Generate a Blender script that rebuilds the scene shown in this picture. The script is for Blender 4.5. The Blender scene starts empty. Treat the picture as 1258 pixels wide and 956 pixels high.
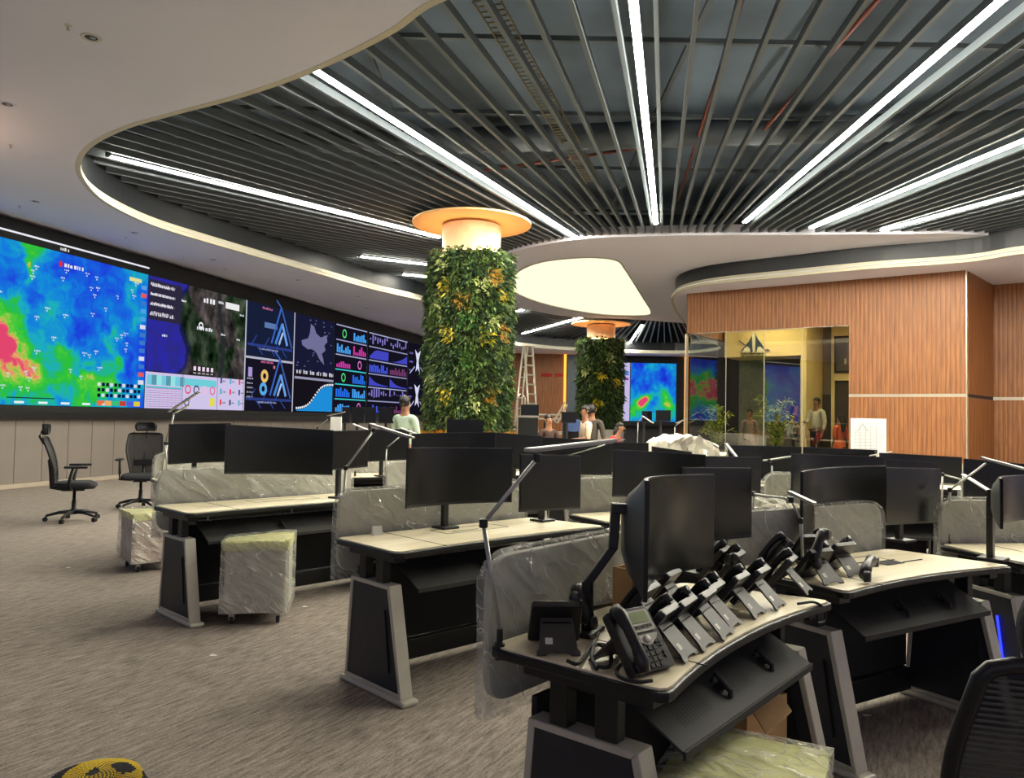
import bpy, bmesh, math, random
from mathutils import Vector, Matrix, noise
PI = math.pi
S = bpy.context.scene
COL = S.collection
rnd = random.Random(7)

# ------------------------------------------------------------------ camera
FPX = 949.0; EYE = 1.42
TH = math.atan(36 / 949.0); RO = math.radians(1.1)
CF = Vector((0, math.cos(TH), math.sin(TH))); CU0 = Vector((0, -math.sin(TH), math.cos(TH)))
CR = Vector((math.cos(RO), 0, 0)) + math.sin(RO) * CU0
CU = Vector((-math.sin(RO), 0, 0)) + math.cos(RO) * CU0
cam = bpy.data.cameras.new('camera'); co = bpy.data.objects.new('camera', cam); COL.objects.link(co)
cam.lens = 36 * FPX / 1258; cam.sensor_width = 36; cam.clip_start = .05; cam.clip_end = 200
mw = Matrix.Identity(4)
for i in range(3):
    mw[i][0] = CR[i]; mw[i][1] = CU[i]; mw[i][2] = -CF[i]
mw[2][3] = EYE
co.matrix_world = mw
S.camera = co
# ------------------------------------------------------------------ world, exposure
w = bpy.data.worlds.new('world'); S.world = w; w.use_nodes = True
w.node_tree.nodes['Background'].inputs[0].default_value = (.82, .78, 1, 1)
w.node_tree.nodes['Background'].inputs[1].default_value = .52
S.view_settings.view_transform = 'Standard'
try: S.view_settings.look = 'None'
except Exception: pass
S.view_settings.gamma = 1; S.view_settings.exposure = 0.0; S.view_settings.use_curve_mapping = False
STRIP_E = 175.0      # linear ceiling lights
LENS_E = 1.15        # luminous ceiling panel
OFFICE_E = 150.0

def ray(px, py):
    return CF + (px - 629) / FPX * CR + (478 - py) / FPX * CU
def onz(px, py, z):
    d = ray(px, py); t = (z - EYE) / d.z
    return Vector((d.x * t, d.y * t, z))
def at(px, py, Y):
    d = ray(px, py); t = Y / d.y
    return Vector((d.x * t, Y, EYE + d.z * t))
def lin(c):
    return tuple(((v / 255) / 12.92 if v / 255 < .04045 else ((v / 255 + .055) / 1.055) ** 2.4) for v in c)

# ------------------------------------------------------------------ area light added off frame
def area(name, loc, rot, sx, sy, power, col):
    l = bpy.data.lights.new(name, 'AREA'); l.shape = 'RECTANGLE'; l.size = sx; l.size_y = sy
    l.energy = power; l.color = col
    o = bpy.data.objects.new(name, l); o.location = loc; o.rotation_euler = rot; COL.objects.link(o); return o

# ------------------------------------------------------------------ materials
MATS = {}
def mat(name, col, rough=.5, metal=0, var=0, scale=20, stretch=(1, 1, 1), rot=0, bump=0, bscale=None, spec=.5, emit=None, es=1, coat=0):
    m = bpy.data.materials.new(name); m.use_nodes = True
    nt = m.node_tree; N = nt.nodes; L = nt.links
    b = N['Principled BSDF']
    c = lin(col)
    b.inputs['Base Color'].default_value = (*c, 1)
    b.inputs['Roughness'].default_value = rough; b.inputs['Metallic'].default_value = metal
    b.inputs['Specular IOR Level'].default_value = spec
    if coat: b.inputs['Coat Weight'].default_value = coat
    if emit:
        b.inputs['Emission Color'].default_value = (*lin(emit), 1); b.inputs['Emission Strength'].default_value = es
    if var or bump:
        tc = N.new('ShaderNodeTexCoord'); mp = N.new('ShaderNodeMapping'); nz = N.new('ShaderNodeTexNoise')
        mp.inputs['Scale'].default_value = stretch
        mp.inputs['Rotation'].default_value = (0, 0, rot)
        mp.vector_type = 'TEXTURE' if False else 'POINT'
        nz.inputs['Scale'].default_value = scale; nz.inputs['Detail'].default_value = 5
        L.new(tc.outputs['Object'], mp.inputs[0]); L.new(mp.outputs[0], nz.inputs['Vector'])
        if var:
            r = N.new('ShaderNodeValToRGB')
            r.color_ramp.elements[0].position = .3; r.color_ramp.elements[1].position = .7
            r.color_ramp.elements[0].color = (*[max(0, v * (1 - var)) for v in c], 1)
            r.color_ramp.elements[1].color = (*[min(1, v * (1 + var)) for v in c], 1)
            L.new(nz.outputs['Fac'], r.inputs[0]); L.new(r.outputs[0], b.inputs['Base Color'])
        if bump:
            bp = N.new('ShaderNodeBump'); bp.inputs['Strength'].default_value = min(1, bump); bp.inputs['Distance'].default_value = .01
            src = nz
            if bscale:
                src = N.new('ShaderNodeTexNoise'); src.inputs['Scale'].default_value = bscale; src.inputs['Detail'].default_value = 4
                L.new(mp.outputs[0], src.inputs['Vector'])
            L.new(src.outputs['Fac'], bp.inputs['Height']); L.new(bp.outputs[0], b.inputs['Normal'])
    MATS[name] = m
    return m
def emitter(name, col, s, attr=None):
    m = bpy.data.materials.new(name); m.use_nodes = True; nt = m.node_tree; nt.nodes.clear()
    e = nt.nodes.new('ShaderNodeEmission'); o = nt.nodes.new('ShaderNodeOutputMaterial')
    e.inputs[0].default_value = (*lin(col), 1); e.inputs[1].default_value = s
    if attr:
        a = nt.nodes.new('ShaderNodeAttribute'); a.attribute_name = attr; nt.links.new(a.outputs['Color'], e.inputs[0])
    nt.links.new(e.outputs[0], o.inputs[0]); MATS[name] = m; return m

mat('white_ceiling', (222, 222, 234), .8, var=.02, scale=.6)
mat('lip_cream', (196, 190, 166), .6, var=.02, scale=3)
mat('fascia', (20, 24, 30), .45, var=.15, scale=2, stretch=(1, 1, .3))
mat('slat', (88, 97, 103), .5, var=.05, scale=3)
mat('plenum', (86, 100, 114), .9, var=.25, scale=.7)
mat('duct', (70, 78, 84), .6, var=.15, scale=4)
mat('red_pipe', (120, 60, 50), .5, var=.1, scale=5)
mat('tray_metal', (120, 112, 90), .4, .5, var=.15, scale=8)
mat('black', (12, 13, 14), .42, var=.15, scale=15)
mat('black_matte', (14, 15, 16), .75, var=.15, scale=25)
mat('rubber', (14, 14, 15), .6, var=.1, scale=30)
mat('screen_black', (7, 8, 9), .24, var=.03, scale=3, spec=.42)
mat('bezel', (24, 24, 25), .3, var=.1, scale=20)
mat('monitor_back', (66, 67, 66), .4, var=.08, scale=12)
mat('silver', (190, 186, 172), .4, .2, var=.05, scale=14)
mat('steel_blue', (88, 100, 110), .4, .3, var=.06, scale=12)
mat('infill', (33, 36, 42), .5, var=.12, scale=20)
mat('laminate', (240, 228, 194), .38, var=.10, scale=3, stretch=(1, 14, 1), bump=.03)
mat('tray_grey', (38, 38, 36), .7, var=.1, scale=10)
mat('partition', (172, 172, 162), .8, var=.08, scale=30)
mat('chair_fabric', (24, 25, 29), .85, var=.25, scale=60, bump=.3)
mat('chair_plastic', (17, 17, 19), .45, var=.1, scale=20)
mat('phone_body', (28, 28, 28), .38, var=.08, scale=30)
mat('phone_stand', (64, 62, 58), .5, var=.08, scale=30)
mat('phone_silver', (168, 166, 158), .35, .4, var=.05, scale=30)
mat('lcd', (140, 158, 108), .3, var=.03, scale=20)
mat('sticker', (225, 222, 210), .6, var=.05, scale=40)
mat('card', (200, 160, 108), .8, var=.08, scale=12, bump=.1)
mat('foam', (216, 216, 140), .75, var=.1, scale=9, bump=.4)
mat('cabinet', (176, 174, 164), .5, var=.05, scale=8)
mat('cabinet_pink', (176, 150, 142), .6, var=.12, scale=14)
mat('lamp_metal', (176, 176, 170), .32, .5, var=.04, scale=20)
mat('lamp_white', (225, 224, 214), .4, var=.03, scale=20)
mat('plaster', (222, 190, 150), .7, var=.10, scale=5, bump=.05)
mat('disc', (232, 190, 130), .6, var=.03, scale=2)
mat('baseboard', (178, 166, 148), .5, var=.06, scale=5)
mat('far_dark', (40, 42, 46), .7, var=.1, scale=3)
mat('trim_metal', (196, 186, 166), .3, .6, var=.05, scale=8)
mat('alu', (190, 184, 170), .35, .6, var=.06, scale=10)
mat('skin', (150, 104, 78), .55, var=.06, scale=10)
mat('hair', (18, 15, 14), .5, var=.2, scale=40, stretch=(1, 1, .3))
mat('cream_wall', (232, 212, 160), .7, var=.03, scale=2)
mat('office_grey', (120, 112, 96), .7, var=.06, scale=2)
mat('office_dark', (62, 54, 48), .6, var=.08, scale=3)
mat('sign_blue', (52, 74, 120), .4, var=.05, scale=10)
mat('sign_dark', (44, 46, 60), .5, var=.05, scale=10)
mat('paper', (226, 226, 220), .8, var=.03, scale=8, bump=.2)
mat('pencil', (172, 174, 180), .8, var=.05, scale=8)
mat('sheet', (214, 208, 190), .6, var=.06, scale=6, bump=1, bscale=9)
mat('office_panel', (104, 98, 84), .5, var=.05, scale=3)
mat('pot', (210, 204, 190), .5, var=.05, scale=10)
mat('soil', (60, 46, 34), .9, var=.3, scale=40)
mat('picture', (90, 84, 92), .5, var=.5, scale=3)
for n_, c_ in (('shirt_green', (176, 196, 178)), ('shirt_white', (206, 200, 184)), ('shirt_cream', (218, 196, 168)), ('shirt_orange', (226, 104, 66)),
               ('shirt_red', (190, 44, 44)), ('shirt_dark', (72, 64, 56)), ('trousers', (34, 36, 44)), ('shirt_brown', (66, 44, 38)), ('shirt_mauve', (150, 124, 128))):
    mat(n_, c_, .85, var=.12, scale=9, bump=.15)
mat('yellow_knit', (206, 176, 36), .9, var=.1, scale=30)
emitter('strip_light', (255, 249, 230), STRIP_E)
emitter('lens_light', (255, 250, 214), LENS_E)
emitter('office_light', (255, 226, 160), OFFICE_E)
emitter('blue_led', (30, 40, 255), 5)
emitter('orange_glow', (255, 160, 60), 2.2)
emitter('cove_led', (255, 188, 120), 34)
emitter('lip_led', (255, 246, 214), .6)
emitter('screen', (255, 255, 255), 1.0, 'col')
emitter('downlight_dark', (30, 28, 26), .2)

def foliage_mat():
    m = bpy.data.materials.new('foliage'); m.use_nodes = True; nt = m.node_tree; b = nt.nodes['Principled BSDF']
    a = nt.nodes.new('ShaderNodeAttribute'); a.attribute_name = 'col'
    nt.links.new(a.outputs['Color'], b.inputs['Base Color']); b.inputs['Roughness'].default_value = .5
    MATS['foliage'] = m
foliage_mat()
def carpet():
    m = bpy.data.materials.new('carpet'); m.use_nodes = True; nt = m.node_tree; N = nt.nodes; L = nt.links; b = N['Principled BSDF']
    tc = N.new('ShaderNodeTexCoord'); mp = N.new('ShaderNodeMapping'); mp.inputs['Rotation'].default_value = (0, 0, -math.radians(62))
    mp2 = N.new('ShaderNodeMapping'); mp2.inputs['Scale'].default_value = (1, 7, 1)
    n1 = N.new('ShaderNodeTexNoise'); n1.inputs['Scale'].default_value = 7; n1.inputs['Detail'].default_value = 6; n1.inputs['Roughness'].default_value = .7
    n2 = N.new('ShaderNodeTexNoise'); n2.inputs['Scale'].default_value = 90; n2.inputs['Detail'].default_value = 2
    n3 = N.new('ShaderNodeTexNoise'); n3.inputs['Scale'].default_value = .5
    L.new(tc.outputs['Object'], mp.inputs[0]); L.new(mp.outputs[0], mp2.inputs[0]); L.new(mp2.outputs[0], n1.inputs['Vector'])
    L.new(tc.outputs['Object'], n2.inputs['Vector']); L.new(tc.outputs['Object'], n3.inputs['Vector'])
    ad = N.new('ShaderNodeMath'); ad.operation = 'MULTIPLY_ADD'; ad.inputs[1].default_value = .35
    L.new(n2.outputs['Fac'], ad.inputs[0]); L.new(n1.outputs['Fac'], ad.inputs[2])
    r = N.new('ShaderNodeValToRGB'); r.color_ramp.elements[0].position = .45; r.color_ramp.elements[1].position = .88
    r.color_ramp.elements[0].color = (*lin((88, 82, 76)), 1); r.color_ramp.elements[1].color = (*lin((172, 160, 148)), 1)
    L.new(ad.outputs[0], r.inputs[0]); L.new(r.outputs[0], b.inputs['Base Color']); b.inputs['Roughness'].default_value = .95
    b.inputs['Specular IOR Level'].default_value = .15
    bp = N.new('ShaderNodeBump'); bp.inputs['Strength'].default_value = .4; bp.inputs['Distance'].default_value = .006
    L.new(ad.outputs[0], bp.inputs['Height']); L.new(bp.outputs[0], b.inputs['Normal'])
    MATS['carpet'] = m
carpet()
def wood():
    m = bpy.data.materials.new('wood_panelling'); m.use_nodes = True; nt = m.node_tree; N = nt.nodes; L = nt.links; b = N['Principled BSDF']
    tc = N.new('ShaderNodeTexCoord'); wv = N.new('ShaderNodeTexWave'); wv.wave_type = 'BANDS'; wv.bands_direction = 'X'
    wv.inputs['Scale'].default_value = 3.4; wv.inputs['Distortion'].default_value = 0
    mp = N.new('ShaderNodeMapping'); mp.inputs['Scale'].default_value = (9, 9, .5)
    n1 = N.new('ShaderNodeTexNoise'); n1.inputs['Scale'].default_value = 3; n1.inputs['Detail'].default_value = 6
    L.new(tc.outputs['Object'], wv.inputs['Vector']); L.new(tc.outputs['Object'], mp.inputs[0]); L.new(mp.outputs[0], n1.inputs['Vector'])
    r = N.new('ShaderNodeValToRGB'); r.color_ramp.elements[0].color = (*lin((124, 76, 40)), 1); r.color_ramp.elements[1].color = (*lin((168, 110, 62)), 1)
    r.color_ramp.elements[0].position = .3; r.color_ramp.elements[1].position = .7
    L.new(n1.outputs['Fac'], r.inputs[0])
    r2 = N.new('ShaderNodeValToRGB'); r2.color_ramp.elements[0].color = (.66, .62, .58, 1); r2.color_ramp.elements[1].position = .25
    L.new(wv.outputs['Fac'], r2.inputs[0])
    mx = N.new('ShaderNodeMix'); mx.data_type = 'RGBA'; mx.blend_type = 'MULTIPLY'; mx.inputs[0].default_value = 1
    L.new(r.outputs[0], mx.inputs[6]); L.new(r2.outputs[0], mx.inputs[7]); L.new(mx.outputs[2], b.inputs['Base Color'])
    b.inputs['Roughness'].default_value = .45
    bp = N.new('ShaderNodeBump'); bp.inputs['Strength'].default_value = .6; bp.inputs['Distance'].default_value = .01
    L.new(wv.outputs['Fac'], bp.inputs['Height']); L.new(bp.outputs[0], b.inputs['Normal'])
    MATS['wood'] = m
wood()
def panel_grey():
    mat('wall_panel', (130, 121, 113), .7, var=.04, scale=2)
panel_grey()
def wrap_mat(name, tint, opac):
    m = bpy.data.materials.new(name); m.use_nodes = True; nt = m.node_tree; N = nt.nodes; L = nt.links; b = N['Principled BSDF']
    o = N['Material Output']; tr = N.new('ShaderNodeBsdfTransparent'); mx = N.new('ShaderNodeMixShader')
    b.inputs['Base Color'].default_value = (*lin(tint), 1); b.inputs['Roughness'].default_value = .12
    b.inputs['Specular IOR Level'].default_value = .9
    tc = N.new('ShaderNodeTexCoord'); n1 = N.new('ShaderNodeTexNoise'); n1.inputs['Scale'].default_value = 13; n1.inputs['Detail'].default_value = 4; n1.inputs['Distortion'].default_value = .5
    m0 = N.new('ShaderNodeMapping'); m0.inputs['Rotation'].default_value = (.35, .85, .3); L.new(tc.outputs['Object'], m0.inputs[0])
    mp = N.new('ShaderNodeMapping'); mp.inputs['Scale'].default_value = (1, 1, .16)
    L.new(m0.outputs[0], mp.inputs[0]); L.new(mp.outputs[0], n1.inputs['Vector'])
    bp = N.new('ShaderNodeBump'); bp.inputs['Strength'].default_value = 1; bp.inputs['Distance'].default_value = .09
    L.new(n1.outputs['Fac'], bp.inputs['Height']); L.new(bp.outputs[0], b.inputs['Normal'])
    r = N.new('ShaderNodeValToRGB'); r.color_ramp.elements[0].position = .35; r.color_ramp.elements[1].position = .8
    r.color_ramp.elements[0].color = (opac * .5,) * 3 + (1,); r.color_ramp.elements[1].color = (min(1, opac * 1.5),) * 3 + (1,)
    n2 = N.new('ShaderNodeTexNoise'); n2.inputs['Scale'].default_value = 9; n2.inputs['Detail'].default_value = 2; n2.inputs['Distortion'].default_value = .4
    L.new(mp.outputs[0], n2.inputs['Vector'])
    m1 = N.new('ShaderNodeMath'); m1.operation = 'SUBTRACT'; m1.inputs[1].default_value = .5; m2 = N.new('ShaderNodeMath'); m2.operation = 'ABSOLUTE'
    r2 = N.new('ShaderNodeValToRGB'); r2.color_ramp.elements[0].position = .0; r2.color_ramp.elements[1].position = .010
    r2.color_ramp.elements[0].color = (.6, .6, .6, 1); r2.color_ramp.elements[1].color = (0, 0, 0, 1)  # narrow ridges paint milky creases and bright glint streaks into the film
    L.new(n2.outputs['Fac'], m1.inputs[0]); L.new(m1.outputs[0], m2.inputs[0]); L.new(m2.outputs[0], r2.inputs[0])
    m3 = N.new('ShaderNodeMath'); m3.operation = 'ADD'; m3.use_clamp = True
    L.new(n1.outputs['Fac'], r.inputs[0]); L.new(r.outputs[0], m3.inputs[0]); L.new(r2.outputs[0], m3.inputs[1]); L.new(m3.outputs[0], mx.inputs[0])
    L.new(tr.outputs[0], mx.inputs[1]); L.new(b.outputs[0], mx.inputs[2]); L.new(mx.outputs[0], o.inputs[0])
    MATS[name] = m
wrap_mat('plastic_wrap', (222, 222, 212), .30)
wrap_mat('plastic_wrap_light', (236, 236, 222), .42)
def glass():
    m = bpy.data.materials.new('glass'); m.use_nodes = True; nt = m.node_tree; N = nt.nodes; L = nt.links; N.remove(N['Principled BSDF'])
    o = N['Material Output']; tr = N.new('ShaderNodeBsdfTransparent'); gl = N.new('ShaderNodeBsdfGlossy'); mx = N.new('ShaderNodeMixShader')
    gl.inputs['Roughness'].default_value = .01; fr = N.new('ShaderNodeFresnel'); fr.inputs[0].default_value = 1.9
    tr.inputs[0].default_value = (.86, .9, .86, 1)
    mu = N.new('ShaderNodeMath'); mu.operation = 'MULTIPLY'; mu.inputs[1].default_value = 1.25; mu.use_clamp = True
    L.new(fr.outputs[0], mu.inputs[0]); L.new(mu.outputs[0], mx.inputs[0]); L.new(tr.outputs[0], mx.inputs[1]); L.new(gl.outputs[0], mx.inputs[2]); L.new(mx.outputs[0], o.inputs[0])
    MATS['glass'] = m
glass()
def mesh_fabric():
    m = bpy.data.materials.new('chair_mesh'); m.use_nodes = True; nt = m.node_tree; N = nt.nodes; L = nt.links; b = N['Principled BSDF']
    b.inputs['Base Color'].default_value = (.012, .012, .014, 1); b.inputs['Roughness'].default_value = .8
    o = N['Material Output']; tr = N.new('ShaderNodeBsdfTransparent'); mx = N.new('ShaderNodeMixShader'); mx.inputs[0].default_value = .9
    L.new(tr.outputs[0], mx.inputs[1]); L.new(b.outputs[0], mx.inputs[2]); L.new(mx.outputs[0], o.inputs[0]); MATS['chair_mesh'] = m
mesh_fabric()

# ------------------------------------------------------------------ mesh builder
class MB:
    def __init__(s): s.v = []; s.f = []; s.m = []; s.c = []
    def add(s, vs, fs, mi=0, col=None):
        o = len(s.v); s.v += [tuple(v) for v in vs]
        for f in fs:
            s.f.append(tuple(i + o for i in f)); s.m.append(mi); s.c.append(col)
        return s
    def box(s, c, d, mi=0, M=None, col=None):
        x, y, z = c; a, b, e = d[0] / 2, d[1] / 2, d[2] / 2
        vs = [Vector((x + i * a, y + j * b, z + k * e)) for k in (-1, 1) for j in (-1, 1) for i in (-1, 1)]
        if M is not None: vs = [M @ v for v in vs]
        return s.add(vs, [(0, 2, 3, 1), (4, 5, 7, 6), (0, 1, 5, 4), (2, 6, 7, 3), (0, 4, 6, 2), (1, 3, 7, 5)], mi, col)
    def b2(s, x0, x1, y0, y1, z0, z1, mi=0, M=None):
        return s.box(((x0 + x1) / 2, (y0 + y1) / 2, (z0 + z1) / 2), (x1 - x0, y1 - y0, z1 - z0), mi, M)
    def prism(s, pts, z0, z1, mi=0, M=None):            # pts in xy, ccw
        n = len(pts); vs = [Vector((p[0], p[1], z0)) for p in pts] + [Vector((p[0], p[1], z1)) for p in pts]
        if M is not None: vs = [M @ v for v in vs]
        fs = [tuple(range(n))[::-1], tuple(range(n, 2 * n))] + [(i, (i + 1) % n, n + (i + 1) % n, n + i) for i in range(n)]
        return s.add(vs, fs, mi)
    def extr(s, pts, axis, a, b, mi=0, M=None):         # polygon of 2-vectors extruded along axis 'x','y'
        def P(p, t): return Vector((t, p[0], p[1])) if axis == 'x' else Vector((p[0], t, p[1]))
        n = len(pts); vs = [P(p, a) for p in pts] + [P(p, b) for p in pts]
        if M is not None: vs = [M @ v for v in vs]
        fs = [tuple(range(n))[::-1], tuple(range(n, 2 * n))] + [(i, (i + 1) % n, n + (i + 1) % n, n + i) for i in range(n)]
        return s.add(vs, fs, mi)
    def tube(s, path, r, seg=10, mi=0, cap=True):
        path = [Vector(p) for p in path]; rs = r if isinstance(r, (list, tuple)) else [r] * len(path)
        rings = []; up = None
        for i, p in enumerate(path):
            t = (path[min(i + 1, len(path) - 1)] - path[max(i - 1, 0)])
            if t.length < 1e-9: t = Vector((0, 0, 1))
            t.normalize()
            if up is None:
                up = Vector((0, 0, 1)) if abs(t.z) < .9 else Vector((1, 0, 0))
            a = t.cross(up)
            if a.length < 1e-6: a = t.cross(Vector((1, 0.1, 0)))
            a.normalize(); b = t.cross(a).normalized(); up = -b if False else up
            rings.append([p + rs[i] * (math.cos(2 * PI * k / seg) * a + math.sin(2 * PI * k / seg) * b) for k in range(seg)])
        vs = [v for rg in rings for v in rg]; fs = []
        for i in range(len(path) - 1):
            for k in range(seg):
                fs.append((i * seg + k, i * seg + (k + 1) % seg, (i + 1) * seg + (k + 1) % seg, (i + 1) * seg + k))
        if cap:
            fs.append(tuple(range(seg))[::-1]); fs.append(tuple((len(path) - 1) * seg + k for k in range(seg)))
        return s.add(vs, fs, mi)
    def lathe(s, prof, seg=24, c=(0, 0, 0), mi=0, sx=1, sy=1):
        vs = []; n = len(prof)
        for k in range(seg):
            a = 2 * PI * k / seg
            for r, z in prof: vs.append((c[0] + r * sx * math.cos(a), c[1] + r * sy * math.sin(a), c[2] + z))
        fs = []
        for k in range(seg):
            k2 = (k + 1) % seg
            for i in range(n - 1): fs.append((k * n + i, k2 * n + i, k2 * n + i + 1, k * n + i + 1))
        if n >= 4 and prof[0][0] > 1e-6 and abs(prof[0][0] - prof[-1][0]) < 1e-6:
            for k in range(seg): fs.append((k * n + n - 1, ((k + 1) % seg) * n + n - 1, ((k + 1) % seg) * n, k * n))
            return s.add(vs, fs, mi)
        if prof[0][0] > 1e-6: fs.append(tuple(k * n for k in range(seg))[::-1])
        if prof[-1][0] > 1e-6: fs.append(tuple(k * n + n - 1 for k in range(seg)))
        return s.add(vs, fs, mi)
    def build(s, name, mats, parent=None, smooth=False, bevel=0, loc=None, rz=0):
        me = bpy.data.meshes.new(name); me.from_pydata(s.v, [], s.f)
        if isinstance(mats, str): mats = [mats]
        for m in mats: me.materials.append(MATS[m])
        me.polygons.foreach_set('material_index', s.m)
        if any(c is not None for c in s.c):
            at_ = me.color_attributes.new('col', 'FLOAT_COLOR', 'CORNER'); dat = []
            for p, c in zip(me.polygons, s.c):
                c = c or (0, 0, 0)
                for _ in range(p.loop_total): dat += [c[0], c[1], c[2], 1]
            at_.data.foreach_set('color', dat)
        if smooth: me.polygons.foreach_set('use_smooth', [True] * len(me.polygons))
        me.update(); me.validate()
        o = bpy.data.objects.new(name, me); COL.objects.link(o)
        if parent: o.parent = parent
        if loc is not None: o.location = loc
        if rz: o.rotation_euler.z = rz
        if bevel:
            b = o.modifiers.new('bevel', 'BEVEL'); b.width = bevel; b.segments = 2; b.limit_method = 'ANGLE'; b.angle_limit = .7
        return o

def tag(o, label=None, cat=None, group=None, kind=None):
    if label: o['label'] = label
    if cat: o['category'] = cat
    if group: o['group'] = group
    if kind: o['kind'] = kind
    return o
def thing(name, label, cat, loc=(0, 0, 0), rz=0, group=None):
    o = bpy.data.objects.new(name, None); COL.objects.link(o); o.location = loc; o.rotation_euler = (0, 0, rz); o.empty_display_size = .1
    return tag(o, label, cat, group)
def struct(o): o['kind'] = 'structure'; return o
KIDS = {}
def copy_tree(o, parent=None):
    c = o.copy(); COL.objects.link(c)
    if parent is not None: c.parent = parent
    for ch in list(o.children): copy_tree(ch, c)
    return c
def catmull(P, n=8, closed=True):
    out = []; N = len(P)
    for i in range(N if closed else N - 1):
        p = [Vector(P[(i + k - 1) % N]) if closed else Vector(P[min(max(i + k - 1, 0), N - 1)]) for k in range(4)]
        if (p[0] - p[1]).length < 1e-6: p[0] = p[1] * 2 - p[2]
        if (p[3] - p[2]).length < 1e-6: p[3] = p[2] * 2 - p[1]
        t = [0]
        for k in range(3): t.append(t[-1] + max(1e-4, (p[k + 1] - p[k]).length ** .5))
        for j in range(n):
            u = t[1] + (t[2] - t[1]) * j / n
            L = lambda a, b, ta, tb: a * ((tb - u) / (tb - ta)) + b * ((u - ta) / (tb - ta))
            A1, A2, A3 = L(p[0], p[1], t[0], t[1]), L(p[1], p[2], t[1], t[2]), L(p[2], p[3], t[2], t[3])
            out.append(L(L(A1, A2, t[0], t[2]), L(A2, A3, t[1], t[3]), t[1], t[2]))
    if not closed: out.append(Vector(P[-1]))
    return out
# ================================================================== SETTING
ZC, ZI, ZS, ZL = 4.8, 5.30, 5.35, 5.27
# video wall plane
W0 = Vector((-8.9, 13.54, 0)); WA = math.radians(15.2)
WU = Vector((math.sin(WA), math.cos(WA), 0)); WN = Vector((WU.y, -WU.x, 0))     # WN points into the room
def plane_hit(px, py, P0, N):
    d = ray(px, py); C0 = Vector((0, 0, EYE)); t = (P0 - C0).dot(N) / d.dot(N); return C0 + d * t
def wall_s(px, py=400):
    p = plane_hit(px, py, W0, WN); return (p - W0).dot(WU), p.z
floor = MB().b2(-22, 22, -8, 46, -.1, 0).build('floor', 'carpet'); struct(floor)
# left wall: local frame x = along wall, y = into the wall (away from room), z up
MW = Matrix.Translation(W0) @ Matrix(((WU.x, -WN.x, 0, 0), (WU.y, -WN.y, 0, 0), (0, 0, 1, 0), (0, 0, 0, 1)))
wl = MB().b2(-22, 28.6, .10, .4, 0, 6.6).build('wall_left', 'far_dark'); wl.matrix_world = MW; struct(wl)
me_p = None
k = 0; s = -10.2
while s < 24.5:
    if me_p is None:
        p = MB().b2(.006, .574, -.02, .1, .09, 1.36).build('wall_panel', 'wall_panel', bevel=.004); me_p = p.data; p.parent = wl; p.location = (s, 0, 0)
    else:
        p = bpy.data.objects.new('wall_panel', me_p); COL.objects.link(p); p.parent = wl; p.location = (s, 0, 0)
    s += .58
bb = MB().b2(-10.2, 24.5, -.05, .1, 0, .085).build('baseboard_left', 'baseboard', bevel=.01); bb.matrix_world = MW; struct(bb)

# far wall, back wall, right walls
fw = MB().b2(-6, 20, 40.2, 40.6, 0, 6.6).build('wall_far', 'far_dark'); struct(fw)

# ------------------------------------------------------------------ outer ceiling with the big free-form opening
edge_px_far = [(1258, 312), (1194, 321.7), (1064, 331), (959, 341), (872, 350), (840, 357), (828, 364), (830, 379), (841, 395)]
open_pts = [onz(535, 0, ZC), Vector((1.6, 4.9, 0)), Vector((5, 3.7, 0)), Vector((9, 3.8, 0)), Vector((13, 5.6, 0)), Vector((15.2, 9, 0)), Vector((14, 12.6, 0))]
open_pts += [onz(x, y, ZC) for x, y in edge_px_far]
open_pts += [Vector((7.6, 31, 0)), Vector((9.6, 35.5, 0)), Vector((8.6, 38.3, 0)), Vector((4.5, 38.2, 0)), Vector((1.5, 37, 0)), Vector((-.3, 34.8, 0))]
open_pts += [onz(x, y, ZC) for x, y in [(525, 372), (458, 356), (402, 340), (320, 317), (254, 298), (204, 283), (167, 269), (124, 246), (101, 223), (94, 203), (107, 180), (150, 157), (200, 142), (300, 115), (385, 84), (480, 37)]]
open_pts = [Vector((p.x, p.y)) for p in open_pts]
open_c = catmull(open_pts, 6)
def ceiling_slab(name, outer, inner, z0, z1, m):
    bm = bmesh.new()
    def loop(pts, z):
        vs = [bm.verts.new((p[0], p[1], z)) for p in pts]
        return vs, [bm.edges.new((vs[i], vs[(i + 1) % len(vs)])) for i in range(len(vs))]
    for z in (z0, z1):
        es = loop(outer, z)[1]
        if inner: es += loop(inner, z)[1]
        bmesh.ops.triangle_fill(bm, use_beauty=True, use_dissolve=False, edges=es)
    bm.verts.ensure_lookup_table()
    h = len(bm.verts) // 2; no = len(outer)
    for a, n in ((0, no),) + (((no, len(inner)),) if inner else ()):
        for i in range(n):
            j = (i + 1) % n
            bm.faces.new((bm.verts[a + i], bm.verts[a + j], bm.verts[h + a + j], bm.verts[h + a + i]))
    bmesh.ops.recalc_face_normals(bm, faces=bm.faces)
    me = bpy.data.meshes.new(name); bm.to_mesh(me); bm.free(); me.materials.append(MATS[m])
    o = bpy.data.objects.new(name, me); COL.objects.link(o); return o
outer = [(-20, -7), (20, -7), (20, 40.4), (-6, 40.4), (-20, 16)]
ceil = ceiling_slab('ceiling', outer, open_c, ZC, ZC + .1, 'white_ceiling'); struct(ceil)
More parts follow.
